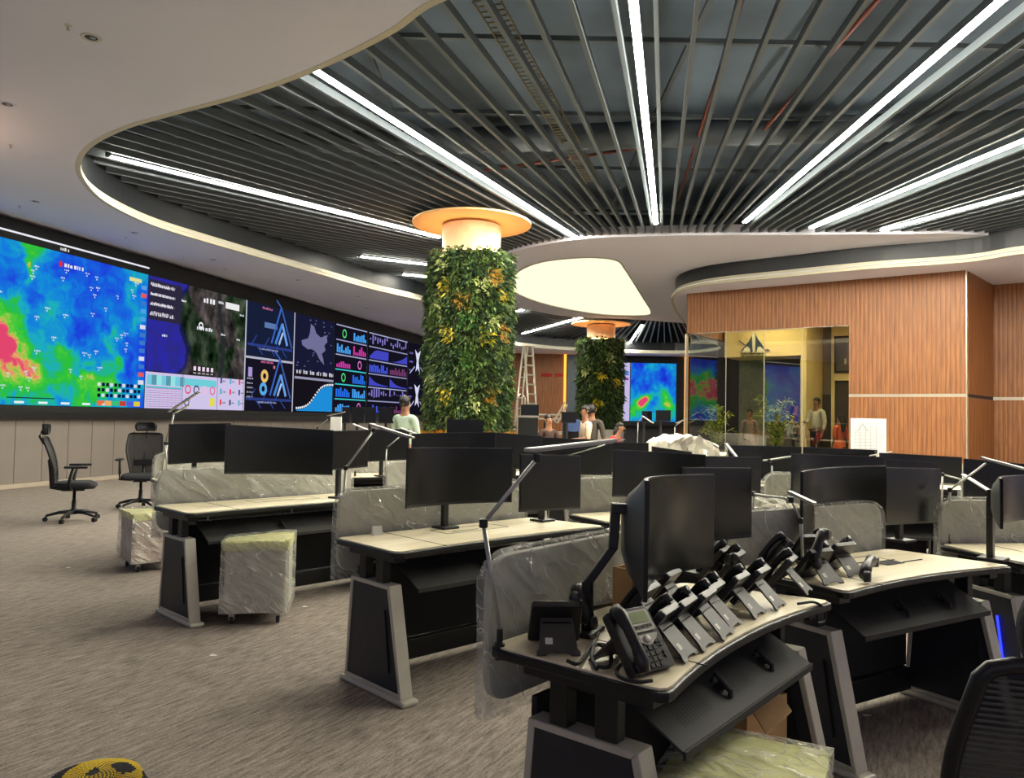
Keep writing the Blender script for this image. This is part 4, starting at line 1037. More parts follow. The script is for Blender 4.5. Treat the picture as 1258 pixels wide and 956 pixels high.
for i, (x0, x1) in enumerate(((420, 430), (432, 447), (448, 462), (465, 484))):
    A = at(x0, 512, 11.9); B = at(x1, 512, 11.9)
    o = monitor(x0, 11.9 + .1 * i, x1, 11.95 + .1 * i, 512, 512, 532, ['narrow dark monitor beside the white screen bundle near the standing man, first from the left', 'second small dark monitor in the far row left of the standing man', 'third small dark monitor in the far row left of the standing man', 'dark monitor directly left of the standing man'][i], curved=False)
    o.location.z = .90
for i, (x0, x1, y) in enumerate(((789, 801, 516), (806, 824, 515), (640, 662, 508), (690, 708, 517))):
    o = monitor(x0, 13.0, x1, 13.1, y, y, y + 14, ['small black monitor under the left part of the far weather screen', 'small black monitor under the right part of the far weather screen', 'black monitor standing near the stepladder foot', 'small black monitor beside the seated woman with dark hair'][i], curved=False)
    o.location.z = .90

# ================================================================== DESK LAMPS
def lamp(base, elbow, shoulder, h0, h1, label, r=.007, white=False):
    """base / elbow / shoulder / head ends are world points"""
    o = thing('desk_lamp', label, 'desk lamp', tuple(base), 0, 'articulated bar lamps'); B = Vector(base)
    m = 'lamp_white' if white else 'lamp_metal'
    L_ = lambda p: Vector(p) - B
    MB().lathe([(.016, 0), (.016, .008), (.010, .014), (.009, .05)], 14).b2(-.012, .012, -.008, .008, -.04, 0).build('clamp', 'black', o)
    MB().tube([(0, 0, .04), L_(elbow)], r, 10).build('lower_arm', m, o, smooth=True)
    MB().tube([L_(elbow), L_(shoulder)], r * .9, 10).build('upper_arm', m, o, smooth=True)
    for p in (L_(elbow), L_(shoulder)): MB().lathe([(0, -.016), (.013, -.012), (.013, .012), (0, .016)], 12, tuple(p)).build('joint', 'black', o)
    a, b = L_(h0), L_(h1); d_ = b - a; R_ = d_.to_track_quat('X', 'Z').to_matrix().to_4x4()
    MB().box((d_.length / 2, 0, 0), (d_.length, .03, .012), 0, Matrix.Translation(a) @ R_).build('head_bar', m, o, bevel=.004)
    MB().box((d_.length / 2, 0, -.0065), (d_.length - .04, .02, .003), 0, Matrix.Translation(a) @ R_).build('diffuser', 'lamp_white', o)
    return o
def lampx(b, e, s, h0, h1, label, Yb, Ye=None, Ys=None, Yh1=None, bz=DZ, **k):
    Ye = Ye or Yb; Ys = Ys or Ye; Yh1 = Yh1 or Ys
    base = at(b[0], b[1], Yb)
    lamp((base.x, base.y, bz), at(*e, Ye), at(*s, Ys), at(*h0, Ys), at(*h1, Yh1), label, **k)
lampx((205, 600), (203, 545), (214, 505), (207, 506), (245, 481), 'lamp with tilted bar rising at the left end of the back row', 7.45, 7.4, 7.3, 7.0)
lampx((199, 592), (206, 545), (214, 508), (213, 508), (234, 497), 'thin lamp just behind the leftmost tilted lamp', 7.9, 7.9, 7.9, 7.8, white=True)
lampx((420, 641), (425, 575), (459, 529), (455, 521), (508, 538), 'lamp with long straight bar clamped behind the left end of the middle desk', 4.45, 4.5, 4.6, 4.4)
lampx((473, 600), (475, 550), (492, 536), (493, 526), (521, 537), 'small white lamp behind the long bar lamp, left of the wide curved monitor', 7.9, 7.9, 7.9, 7.6, white=True)
lampx((436, 592), (432, 560), (437, 530), (434, 521), (453, 529), 'small lamp head showing left of the long bar lamp', 8.6, 8.6, 8.6, 8.4, white=True)
lampx((614, 783), (594, 643), (660, 563), (647, 553), (756, 541), 'tall foreground lamp with bent arm and very long bar, clamped to the phone desk', 2.30, 2.30, 2.36, 2.6)
lampx((702, 575), (697, 560), (745, 546), (716, 545), (768, 540), 'lamp lying low behind the foreground lamp bar', 8.0, 8.0, 8.0, 7.9)
lampx((893, 600), (895, 566), (891, 545), (891, 544), (905, 562), 'thin lamp arm standing in front of the crumpled white bundle', 6.2, 6.2, 6.2, 6.1, white=True)
lampx((866, 620), (867, 580), (868, 558), (866, 553), (868, 566), 'upright thin white lamp post right of the joined middle desk curved monitor', 6.4, 6.4, 6.4, 6.3, white=True)
lampx((986, 700), (984, 640), (972, 614), (969, 604), (1001, 619), 'lamp with short bar beside the left edge of the large right-hand curved monitor', 3.62, 3.62, 3.62, 3.5)
lampx((925, 650), (926, 607), (970, 613), (960, 611), (974, 616), 'lamp arm reaching horizontally right of the flat monitor above the phones', 4.4, 4.4, 3.9, 3.9)
lampx((1165, 668), (1167, 602), (1213, 568), (1205, 562), (1262, 577), 'lamp at the right with a crooked arm and bar running off the frame', 4.5, 4.5, 4.6, 4.4)
lampx((1157, 632), (1158, 583), (1184, 590), (1183, 583), (1228, 611), 'white lamp bar slanting down in front of the right edge monitors', 5.95, 5.95, 5.9, 5.4, white=True)
lampx((950, 585), (948, 570), (945, 566), (938, 566), (980, 560), 'lamp with horizontal bar in front of the people in the office', 6.5, 6.5, 6.5, 6.6)
lampx((1080, 590), (1079, 572), (1076, 556), (1068, 560), (1096, 555), 'small lamp head below the crumpled white board', 8.2, 8.2, 8.2, 8.1, white=True)
lampx((384, 530), (390, 526), (404, 514), (402, 511), (424, 506), 'far lamp with raised head under the S-curve chart screen', 11.3, 11.3, 11.3, 11.2, bz=.9)
lampx((637, 530), (638, 522), (646, 512), (645, 512), (655, 520), 'far lamp in front of the stepladder', 12.6, 12.6, 12.6, 12.4, bz=.9, white=True)
lampx((783, 527), (784, 518), (790, 512), (789, 511), (803, 520), 'far lamp under the far weather screen', 12.8, 12.8, 12.8, 12.6, bz=.9)
lampx((828, 530), (829, 524), (838, 517), (830, 520), (845, 514), 'far lamp beside the left edge of the glazed office', 12.6, 12.6, 12.6, 12.5, bz=.9)

# ================================================================== MOBILE CABINETS
def cabinet(loc, rz, w_, d_, h, label, pink=False, cover=True, only_top=False):
    o = thing('mobile_cabinet', label, 'cabinet', loc, rz, 'wrapped mobile cabinets')
    MB().b2(-w_ / 2, w_ / 2, -d_ / 2, d_ / 2, .075, h).build('body', 'cabinet_pink' if pink else 'cabinet', o, bevel=.012)
    MB().b2(-w_ / 2 + .005, w_ / 2 - .005, -d_ / 2 - .008, -d_ / 2, .10, h * .36).b2(-w_ / 2 + .005, w_ / 2 - .005, -d_ / 2 - .008, -d_ / 2, h * .365, h * .68).b2(-w_ / 2 + .005, w_ / 2 - .005, -d_ / 2 - .008, -d_ / 2, h * .685, h - .01).build('drawer_front', 'cabinet_pink' if pink else 'cabinet', o, bevel=.003)
    vs, fs = wrinkle_box(-w_ / 2 - .01, w_ / 2 + .01, -d_ / 2 - .01, d_ / 2 + .01, h + .001, h + .055, .03, .007, loc[0]); MB().add(vs, fs).build('seat_cushion', 'foam', o, smooth=True)
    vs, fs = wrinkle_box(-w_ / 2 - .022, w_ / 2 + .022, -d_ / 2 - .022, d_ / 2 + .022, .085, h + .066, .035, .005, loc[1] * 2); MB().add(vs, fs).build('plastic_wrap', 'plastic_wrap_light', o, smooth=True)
    for sx in (-1, 1):
        for sy in (-1, 1):
            x, y = sx * (w_ / 2 - .05), sy * (d_ / 2 - .05)
            c = MB().lathe([(.0, -.011), (.027, -.011), (.027, .011), (0, .011)], 14)
            c.v = [(v[2] + x, v[0] + y, v[1] + .0275) for v in c.v]
            c = c.build('caster', 'rubber', o)
            MB().b2(x - .018, x + .018, y - .016, y + .016, .05, .076).b2(x - .018, x - .013, y - .012, y + .012, .026, .06).b2(x + .013, x + .018, y - .012, y + .012, .026, .06).build('fork', 'phone_silver', c)
    return o
a = onz(268, 770, 0); b = onz(341, 768, 0); c_ = (a + b) / 2; v = b - a
cabinet((c_.x - .01, c_.y + .24, 0), math.atan2(v.y, v.x), .40, .44, .50, 'wrapped grey mobile cabinet with greenish cushion in front of the left desk')
a = onz(160, 705, 0)
cabinet((a.x + .02, a.y + .30, 0), math.radians(40), .38, .46, .46, 'wrapped pinkish mobile cabinet behind the left desk side panel', pink=True)
a = onz(925, 900, .45)
cabinet((.67, 2.20, 0), math.radians(-27), .38, .44, .40, 'wrapped cabinet with shiny yellow-green cushion under the phone desk, at the bottom edge')
cabinet((3.35, 4.75, 0), .2, .4, .42, .50, 'wrapped cabinet with greenish top behind the right desk')

# ================================================================== TASK CHAIRS
def chair(loc, rz, label, s=1.0, recline=.12, detail=1, arms=True, hr=0.0, hw=1.0):
    o = thing('task_chair', label, 'chair', loc, rz, 'black mesh task chairs'); o.scale = (s, s, s)      # faces -y local
    for k in range(5):
        a = k * 2 * PI / 5 + .3; dx, dy = math.cos(a), math.sin(a)
        l = MB().tube([(dx * .03, dy * .03, .12), (dx * .16, dy * .16, .115), (dx * .31, dy * .31, .075)], [.026, .022, .016], 8).build('base_leg', 'chair_plastic', o, smooth=True)
        c = MB().tube([(dx * .32 - dy * .022, dy * .32 + dx * .022, .03), (dx * .32 - dy * .004, dy * .32 + dx * .004, .03)], .03, 12).tube([(dx * .32 + dy * .022, dy * .32 - dx * .022, .03), (dx * .32 + dy * .004, dy * .32 - dx * .004, .03)], .03, 12).tube([(dx * .32, dy * .32, .03), (dx * .31, dy * .31, .08)], .009, 6).build('caster', 'rubber', l)
    MB().lathe([(.045, .09), (.045, .15), (.028, .16), (.028, .27), (.02, .27), (.02, .40)], 16).build('gas_lift', 'chair_plastic', o, smooth=True)
    MB().b2(-.09, .09, -.12, .14, .395, .43).tube([(.09, -.02, .41), (.26, -.04, .40)], .007, 6).build('mechanism', 'chair_plastic', o, bevel=.01)
    # seat pad
    pr = rounded([(-.25, -.26), (.25, -.26), (.23, .22), (-.23, .22)], .11, 6); mb = MB(); n = len(pr); lay = [(.93, .43), (1, .45), (1.0, .485), (.95, .508), (.8, .515)]
    vs = [(p.x * k, p.y * k, z + (.012 if False else 0) - (.03 * max(0, (-p.y * k - .17) / .09) if z > .46 else 0)) for k, z in lay for p in pr]
    fs = [tuple(range(n))[::-1], tuple((len(lay) - 1) * n + i for i in range(n))] + [(j * n + i, j * n + (i + 1) % n, (j + 1) * n + (i + 1) % n, (j + 1) * n + i) for j in range(len(lay) - 1) for i in range(n)]
    mb.add(vs, fs).build('seat', 'chair_fabric', o, smooth=True)
    # back: curved profile y(z)
    def by(z): t = (z - .50) / .56; return .20 + .085 * math.sin(t * PI * .9 + .2) * -1 * .5 + recline * t + .03
    def bw(z):
        t = (z - .50) / .56; return .17 + .075 * min(1, t * 1.7) - .015 * max(0, (t - .75) / .25)
    zs = [.50 + .56 * i / 14 for i in range(15)]
    fr = MB(); path = [(-bw(z), by(z), z) for z in zs] + [(-bw(1.06) * .93, by(1.06) + .004, 1.078), (-bw(1.06) * .78, by(1.06) + .01, 1.087), (0, by(1.06) + .015, 1.09), (bw(1.06) * .78, by(1.06) + .01, 1.087), (bw(1.06) * .93, by(1.06) + .004, 1.078)] + [(bw(z), by(z), z) for z in zs[::-1]] + [(0, by(.5), .485), (-bw(.5), by(.5), .50)]
    fr.tube(path, .015, 8); fr.build('back_frame', 'chair_plastic', o, smooth=True)
    vs = []; fs = []
    zz = [.50 + .58 * i / 16 for i in range(17)]
    for z in zz:
        for i in range(9):
            t = -1 + 2 * i / 8; zc = min(z, 1.06); vs.append((bw(zc) * t * (1 if z < 1.05 else .8), by(zc) + .03 * (1 - t * t) - .0, z))
    for j in range(16):
        for i in range(8): fs.append((j * 9 + i, j * 9 + i + 1, (j + 1) * 9 + i + 1, (j + 1) * 9 + i))
    MB().add(vs, fs).build('back_mesh', 'chair_mesh', o, smooth=True)
    if detail > 1:
        mb = MB()
        for j in range(46):
            z = .53 + j * .0118; 
            pts = [(bw(z) * (-1 + 2 * i / 8) * .97, by(z) + .03 * (1 - (-1 + 2 * i / 8) ** 2) + .004, z) for i in range(9)]; mb.tube(pts, .0026, 5)
        tag(mb.build('mesh_strand', 'monitor_back', o), kind='stuff')
    MB().tube([(0, .13, .42), (0, .26, .44), (0, by(.62) + .05, .62), (0, by(.8) + .05, .80)], [.03, .03, .022, .016], 8).build('back_spine', 'chair_plastic', o, smooth=True)
    MB().box((0, by(.66) + .012, .66), (.28, .03, .09)).build('lumbar_pad', 'chair_plastic', o, bevel=.012)
    MB().tube([(0, by(1.0) + .05, 1.0), (0, by(1.06) + .075, 1.10), (0, by(1.06) + .05, 1.17)], .013, 8).build('headrest_post', 'chair_plastic', o, smooth=True)
    hp = rounded([(x_ * hw, z_ + hr) for x_, z_ in [(-.14, 1.12), (.14, 1.12), (.155, 1.20), (.13, 1.265), (-.13, 1.265), (-.155, 1.20)]], .05, 4)
    vs = []; n = len(hp); yb = by(1.06) + .0
    for k, yo in ((.85, .05), (1, .035), (1, .0), (.85, -.02)):
        cz = 1.195 + hr; vs += [(p[0] * k, yb + yo - .35 * p[0] ** 2 * 2, cz + (p[1] - cz) * k) for p in hp]
    fs = [tuple(range(n)), tuple(3 * n + i for i in range(n))[::-1]] + [(j * n + i, j * n + (i + 1) % n, (j + 1) * n + (i + 1) % n, (j + 1) * n + i) for j in range(3) for i in range(n)]
    MB().add(vs, fs).build('headrest', 'chair_fabric', o, smooth=True)
    for sx in (-1, 1) if arms else ():
        x = sx * .29
        ar = MB().tube([(sx * .12, .02, .42), (x, .02, .43), (x, .04, .52), (x, -.0, .70)], [.02, .02, .022, .016], 8).build('armrest_post', 'chair_plastic', o, smooth=True)
        MB().b2(x - .04, x + .04, -.17, .10, .70, .73).build('arm_pad', 'chair_plastic', ar, bevel=.012)
    return o
p = onz(90, 640, 0); chair((p.x, p.y, 0), math.radians(90 + 24), 'black mesh task chair seen in profile, facing right, by the video wall', s=.98)
p = onz(172, 625, 0); chair((p.x, p.y, 0), math.radians(18), 'black mesh task chair facing the camera beside the back-row desk', s=1.0)
chair((1.02, 1.60, 0), math.radians(176), 'near black mesh task chair seen from behind at the bottom right corner', s=.95, arms=False, hr=-.045, hw=1.06, detail=2)
# pouf in yellow and charcoal knit at the lower left corner
p = onz(112, 945, .0)
def pouf():
    q = onz(116, 960, .34); loc = (q.x, q.y, 0)
    o = thing('knitted_pouf', 'yellow and charcoal knitted pouf poking into the lower left corner', 'pouf', loc)
    R, Hh = .15, .37; mb = MB(); r = random.Random(4)
    prof = [(R * .8, 0.0), (R, .06), (R * 1.04, Hh * .5), (R * .97, Hh * .82), (R * .8, Hh * .95), (R * .45, Hh), (0, Hh * 1.005)]
    MB().lathe([(a * .985, b * .99) for a, b in prof], 32).build('body', 'black_matte', o, smooth=True)
    # knit stitches
    def P_(t):
        t = t * (len(prof) - 1); i = min(int(t), len(prof) - 2); f_ = t - i; return (prof[i][0] * (1 - f_) + prof[i + 1][0] * f_, prof[i][1] * (1 - f_) + prof[i + 1][1] * f_)
    ya = MB(); ch = MB()
    for j in range(60):
        t = .2 + .8 * j / 60; rr, z = P_(t); n = max(6, int(2 * PI * rr / .0125)); r2_, z2 = P_(min(1, t + .8 / 60))
        for i in range(n):
            a = 2 * PI * i / n + j * .03; a2 = a + .62 * 2 * PI / n; 
            if noise.noise(Vector((math.cos(a) * rr * 14, math.sin(a) * rr * 14, z * 14))) < -.08: tgt = ch
            else: tgt = ya
            k = 1.004; k2 = 1.03
            tgt.add([(rr * k * math.cos(a), rr * k * math.sin(a), z), (rr * k2 * math.cos((a + a2) / 2), rr * k2 * math.sin((a + a2) / 2), (z + z2) / 2 + .002), (rr * k * math.cos(a2), rr * k * math.sin(a2), z), (r2_ * k * math.cos(a2), r2_ * k * math.sin(a2), z2), (r2_ * k * math.cos(a), r2_ * k * math.sin(a), z2)], [(0, 1, 4), (1, 3, 4), (1, 2, 3)])
    tag(ya.build('yellow_stitches', 'yellow_knit', o), kind='stuff'); tag(ch.build('charcoal_stitches', 'chair_fabric', o), kind='stuff')
pouf()
# ================================================================== DESK PHONES
def make_phone(label, front=False):
    o = thing('desk_phone', label, 'phone', (0, 0, 0), 0, 'desk phones')
    tl = math.radians(52); M = Matrix.Translation((0, -.085, .015)) @ Matrix.Rotation(tl, 4, 'X')      # slab: x, y up the slope, z normal
    H_ = .215
    body = rounded([(-.10, 0), (.105, 0), (.098, H_), (-.095, H_)], .018, 3)
    b = MB().prism([tuple(p) for p in body], -.028, 0, 0, M).b2(-.10, -.045, .0, H_ - .005, 0, .010, 0, M).build('body', 'phone_body', o, bevel=.003)
    # handset lying in the left cradle
    pts = [(-.072, .000, .022), (-.072, .03, .034), (-.072, .075, .040), (-.072, .14, .040), (-.072, .185, .034), (-.072, .215, .022)]
    h = MB().tube([M @ Vector(p) for p in pts], [.022, .024, .0185, .0185, .024, .022], 10)
    for yy in (.018, .196): h.tube([M @ Vector((-.072, yy, .03)), M @ Vector((-.072, yy, .008))], [.024, .022], 12)
    h.build('handset', 'phone_body', o, smooth=True)
    p = MB().prism([tuple(q) for q in rounded([(-.04, .128), (.09, .128), (.085, H_ - .012), (-.038, H_ - .012)], .008, 2)], .0005, .004, 0, M).build('display_surround', 'phone_silver' if front else 'phone_body', o)
    MB().b2(-.026, .074, .158, .196, .004, .0055, 0, M).build('lcd', 'lcd' if front else 'screen_black', p)
    if front:
        MB().prism([tuple(q) for q in rounded([(-.036, .118), (.088, .118), (.07, .10), (.04, .082), (.012, .082), (-.016, .10)], .01, 3)], .0005, .0045, 0, M).build('control_plate', 'phone_silver', o)
        kb = MB()
        for i in range(4): kb.b2(-.024 + i * .026, -.004 + i * .026, .139, .149, .004, .0075, 0, M)
        for r_ in range(4):
            for c in range(3): kb.b2(-.012 + c * .024, .006 + c * .024, .008 + r_ * .019, .021 + r_ * .019, .0, .005, 0, M)
        for (x, y) in ((-.03, .092), (-.03, .078), (.062, .09), (.078, .09), (.062, .076), (.078, .076), (.078, .05), (.078, .036)): kb.b2(x - .006, x + .006, y - .005, y + .005, 0, .005, 0, M)
        tag(kb.build('buttons', 'black', o), kind='stuff')
        c = MB(); c.lathe([(.0, .008), (.012, .008), (.014, .004), (.014, 0)], 16, (.026, .102, .003)); c.v = [tuple(M @ Vector(v)) for v in c.v]; c.build('navigation_button', 'sticker', o, smooth=True)
    # rear stand with notched foot
    top = M @ Vector((0, H_ * .66, -.028)); 
    st = MB(); y0, z0, y1, z1 = top.y, top.z, .135, .0
    for (xa, xb, ya, yb, za, zb_) in ():
        pass
    def sp(x, t): return Vector((x, y0 + (y1 - y0) * t, z0 + (z1 - z0) * t))
    outl = [(-.062, 0), (.062, 0), (.072, .82), (.082, .9), (.082, 1.0), (.05, 1.0), (.036, .93), (-.036, .93), (-.05, 1.0), (-.082, 1.0), (-.082, .9), (-.072, .82)]
    nn = Vector((0, -(z1 - z0), (y1 - y0))).normalized() * .008
    vs = [sp(x, t) for x, t in outl] + [sp(x, t) + nn for x, t in outl]; n = len(outl)
    # faces: quads built row wise so that the notch stays open
    q = [(0, 1, 2, 11), (11, 2, 6, 7), (2, 3, 4, 5, 6), (7, 8, 9, 10, 11)]
    fs = [f for f in q] + [tuple(i + n for i in f)[::-1] for f in q] + [(i, (i + 1) % n, n + (i + 1) % n, n + i) for i in range(n)]
    s_ = st.add(vs, fs).build('stand', 'phone_stand', o, bevel=0)
    a, b2_ = sp(.02, .55) + nn * 1.1, sp(.048, .55) + nn * 1.1; c, d = sp(.02, .72) + nn * 1.1, sp(.048, .72) + nn * 1.1
    MB().add([a, b2_, d, c], [(0, 1, 2, 3)]).build('sticker', 'sticker', s_)
    MB().extr([(-.07, .012), (.05, .10), (top.y, top.z), (-.04, .04)], 'x', -.055, .055).build('stand_web', 'black', o)
    return o
proto_rear = make_phone('black desk phone standing with its back to the camera, nearest of the row at the front edge of the phone desk')
def put_phone(px, py, rz, label, first=[True], z=DZ):
    if first[0]: o = proto_rear; first[0] = False
    else: o = copy_tree(proto_rear)
    p = onz(px, py, z); r = math.radians(rz); off = Vector((-math.sin(r), math.cos(r), 0)) * .12
    o.scale = (.76, .76, .76); o.location = (p.x - off.x * .8, p.y - off.y * .8, z + .001); o.rotation_euler.z = r; o['label'] = label; return o
PH = [(846, 809, -120, 'first desk phone behind the front-facing phone, back towards the camera, at the desk front edge'),
      (868, 796, -120, 'second desk phone from the front-facing one along the desk front edge, with a white sticker'),
      (892, 783, -120, 'third desk phone along the front edge of the phone desk'),
      (902, 771, -120, 'fourth desk phone along the front edge, close behind the third'),
      (931, 757, -124, 'fifth desk phone along the front edge, standing clear with its notched foot visible'),
      (957, 747, -124, 'sixth desk phone along the front edge with a bright white sticker'),
      (992, 729, -120, 'last desk phone at the right end of the phone desk, next to the hanging cord'),
      (820, 775, -120, 'desk phone of the rear row directly behind the front-facing phone'),
      (846, 752, -120, 'desk phone of the rear row under the near curved monitor'),
      (908, 715, -120, 'desk phone of the rear row in front of the green bag'),
      (926, 722, -120, 'desk phone of the rear row between the green bag and the front row'),
      (686, 806, -178, 'lone desk phone, back to the camera, at the left end of the phone desk'),
      (1023, 718, -150, 'desk phone at the left front of the bare-topped desk, back to the camera'),
      (1052, 708, -150, 'desk phone on the bare-topped desk with its handset turned to the right'),
      (985, 700, -100, 'desk phone lying behind the last one, below the large right-hand monitor'),
      (1010, 695, -160, 'rearmost desk phone on the bare-topped desk, close to its partition')]
for a in PH: put_phone(*a)
f_ = make_phone('front-facing black desk phone with green display, silver control plate and keypad', front=True)
a, b = onz(789, 838, DZ), onz(831, 823, DZ); m_ = (a + b) / 2; r = math.radians(38); fw_ = Vector((math.sin(r), -math.cos(r), 0))
f_.scale = (.82,) * 3; f_.rotation_euler.z = r; f_.location = (m_.x - fw_.x * .07 - .012, m_.y - fw_.y * .07, DZ + .001)
def cord(pts, r, label, m='rubber', name='phone_cord', cat='cord', g='phone cords'):
    P_ = [Vector(p) for p in pts]; c = catmull([tuple(p) for p in P_], 8, False); b = Vector(c[0])
    o = MB().tube([q - b for q in c], r, 8).build(name, m, None, smooth=True, loc=b); tag(o, label, cat, g); return o
z = DZ + .012
cord([onz(x, y, z) for x, y in ((735, 778), (728, 800), (733, 818), (746, 820), (751, 808), (744, 793), (733, 792), (727, 805), (733, 822))], .0055, 'loop of black coiled cord lying left of the front-facing phone')
cord([onz(x, y, z) for x, y in ((697, 812), (708, 816), (718, 806), (724, 796), (735, 792), (748, 797), (768, 796))], .0055, 'black cord snaking between the lone phone and the front-facing phone')
cord([onz(x, y, z) for x, y in ((775, 810), (762, 818), (758, 828), (768, 835), (785, 838), (801, 836))], .0055, 'black cord curled in front of the front-facing phone')
cord([onz(980, 742, z), onz(1000, 740, z), Vector(onz(1012, 748, .73)), Vector(onz(1013, 762, .68)), Vector(onz(1004, 766, .69))], .005, 'black cord hanging over the right end of the phone desk')
# lifted spare handsets and a headset by the lone phone
def handset(p, q, label):
    p, q = Vector(p), Vector(q); m_ = (p + q) / 2; d_ = (q - p); u = Vector((0, 0, 1)); n_ = d_.cross(u).normalized()
    o = thing('loose_handset', label, 'handset', tuple(p), 0, 'loose handsets')
    pts = [Vector((0, 0, 0)), d_ * .2 + u * .02, d_ * .5 + u * .028, d_ * .8 + u * .02, d_]
    MB().tube(pts, [.024, .024, .017, .024, .024], 10).build('grip', 'phone_body', o, smooth=True)
    MB().tube([(0, 0, 0), (n_ * .025)[:]], [.026, .022], 12).tube([d_[:], (d_ + n_ * .025)[:]], [.026, .022], 12).build('ear_caps', 'phone_body', o, smooth=True); return o
handset(at(722, 765, 2.40), at(709, 726, 2.48), 'upright handset standing behind the lone phone by the partition')
handset(at(1000, 692, 3.3), at(1012, 656, 3.35), 'handset standing upright at the right end of the phones, against the right-hand monitor')
handset(onz(1062, 708, DZ + .03), onz(1072, 690, DZ + .06), 'handset resting against the rightmost desk phone')
handset(onz(910, 706, DZ + .05), onz(899, 688, DZ + .12), 'handset leaning over the rear phones near the green bag')
# black phone base lying by the swing arm, dark plate
o = thing('monitor_clamp_plate', 'reddish dark flat clamp plate under the swing arm behind the lone phone', 'clamp'); p = onz(727, 745, DZ); o.location = p; o.rotation_euler.z = .6
MB().b2(-.10, .10, -.035, .035, .001, .014).build('plate', 'office_dark', o, bevel=.004)
MB().tube([(-.1, 0, .012), (-.13, .0, .03), (-.15, 0, .02)], .012, 8).build('lever', 'office_dark', o, smooth=True)
# tall jointed arm carrying the near curved monitor
o = NEAR_MON; b_ = onz(735, 748, DZ); B = Vector(b_)
MI = (Matrix.Translation(o.location) @ Matrix.Rotation(o.rotation_euler.z, 4, 'Z')).inverted()
def seg(mb, a, b, w_, t):
    a, b = MI @ (B + a), MI @ (B + b); d_ = b - a; R_ = d_.to_track_quat('Z', 'Y').to_matrix().to_4x4(); mb.box((0, 0, d_.length / 2), (w_, t, d_.length + .01), 0, Matrix.Translation(a) @ R_)
j1 = at(722, 716, 2.45) - B; j2 = at(753, 673, 2.45) - B; j3 = at(757, 620, 2.45) - B
mb = MB(); seg(mb, Vector((j1.x, j1.y, 0)), j1, .032, .03); mb.build('arm_post', 'black', o, bevel=.004)
mb = MB(); seg(mb, j1, j2, .028, .026); mb.build('lower_arm', 'black', o, bevel=.004)
mb = MB(); seg(mb, j2, j3, .028, .03); mb.build('upper_arm', 'black', o, bevel=.004)
mb = MB(); seg(mb, j3 + Vector((-.01, 0, -.012)), j3 + Vector((.09, .0, -.012)), .034, .032); mb.build('head_block', 'black', o, bevel=.004)
q = MI @ (B + j3 + Vector((.055, -.02, -.012))); MB().lathe([(0, -.01), (.012, -.008), (.012, .008), (0, .01)], 12, tuple(q)).build('red_cap', 'shirt_red', o)
q = MI @ (B + Vector((j1.x, j1.y, 0))); MB().b2(q.x - .06, q.x + .07, q.y - .035, q.y + .035, 0, .014).build('base_plate', 'black', o, bevel=.003)
# cardboard pieces
def carton(loc, rz, w_, d_, h, label, flap=True):
    o = thing('cardboard_box', label, 'box', loc, rz, 'cardboard boxes'); t = .006
    for (a, b, c, d, e, f) in ((-w_ / 2, w_ / 2, -d_ / 2, -d_ / 2 + t, 0, h), (-w_ / 2, w_ / 2, d_ / 2 - t, d_ / 2, 0, h), (-w_ / 2, -w_ / 2 + t, -d_ / 2 + t, d_ / 2 - t, 0, h), (w_ / 2 - t, w_ / 2, -d_ / 2 + t, d_ / 2 - t, 0, h)):
        MB().b2(a, b, c, d, e, f).build('side', 'card', o)
    MB().b2(-w_ / 2 + t, w_ / 2 - t, -d_ / 2 + t, d_ / 2 - t, 0, t).build('bottom', 'card', o)
    if flap:
        M = Matrix.Translation((0, -d_ / 2, h)) @ Matrix.Rotation(math.radians(-125), 4, 'X'); MB().b2(-w_ / 2, w_ / 2, 0, d_ * .8, -.003, .003, 0, M).build('flap', 'card', o)
    return o
p = onz(772, 752, DZ); carton((p.x + .01, p.y + .04, DZ + .001), math.radians(50), .10, .08, .15, 'small open cardboard box standing between the swing arm and the near curved monitor')
# tilted cardboard under the phone desk
bx = carton((.90, 2.92, 0), math.radians(33), .22, .18, .42, 'tall cardboard box with an open hanging flap under the right end of the phone desk', flap=False)
bi = (Matrix.Translation(bx.location) @ Matrix.Rotation(bx.rotation_euler.z, 4, 'Z')).inverted()
q = [bi @ at(913, 856, 2.76), bi @ at(947, 835, 2.86), bi @ at(972.6, 873, 2.74), bi @ at(942, 902, 2.64)]; up_ = Vector((0, 0, .005))
MB().add(q + [v - up_ for v in q], [(0, 1, 2, 3), (7, 6, 5, 4), (0, 4, 5, 1), (1, 5, 6, 2), (2, 6, 7, 3), (3, 7, 4, 0)]).build('flap', 'card', bx)
# green bag behind phones, white card, plastic lumps
def lump(loc, size, label, name, m, cat, sd=1, amp=.35, sub=3):
    bm = bmesh.new(); bmesh.ops.create_icosphere(bm, subdivisions=sub, radius=1)
    for v in bm.verts:
        n_ = noise.noise(v.co * 1.6 + Vector((sd, 0, 0))) * amp + noise.noise(v.co * 4 + Vector((0, sd, 0))) * amp * .35 + noise.noise(v.co * 9) * amp * .12
        v.co = v.co * (1 + n_); v.co.z = max(v.co.z, -.55)
        v.co = Vector((v.co.x * size[0], v.co.y * size[1], (v.co.z + .55) * size[2] / 1.55))
    me = bpy.data.meshes.new(name); bm.to_mesh(me); bm.free(); me.materials.append(MATS[m])
    o = bpy.data.objects.new(name, me); COL.objects.link(o); o.location = loc; tag(o, label, cat); return o
p = onz(878, 702, DZ); lump((p.x, p.y + .12, DZ), (.10, .07, .09), 'glossy yellow-green plastic bag behind the phones, under the flat monitor', 'plastic_bag', 'foam', 'bag', 3)
p = onz(940, 628, DZ); lump((p.x, p.y, DZ), (.17, .10, .10), 'crumpled white plastic sheet on the joined middle desk, right of the flat monitor', 'crumpled_plastic', 'plastic_wrap_light', 'plastic', 5, .6)
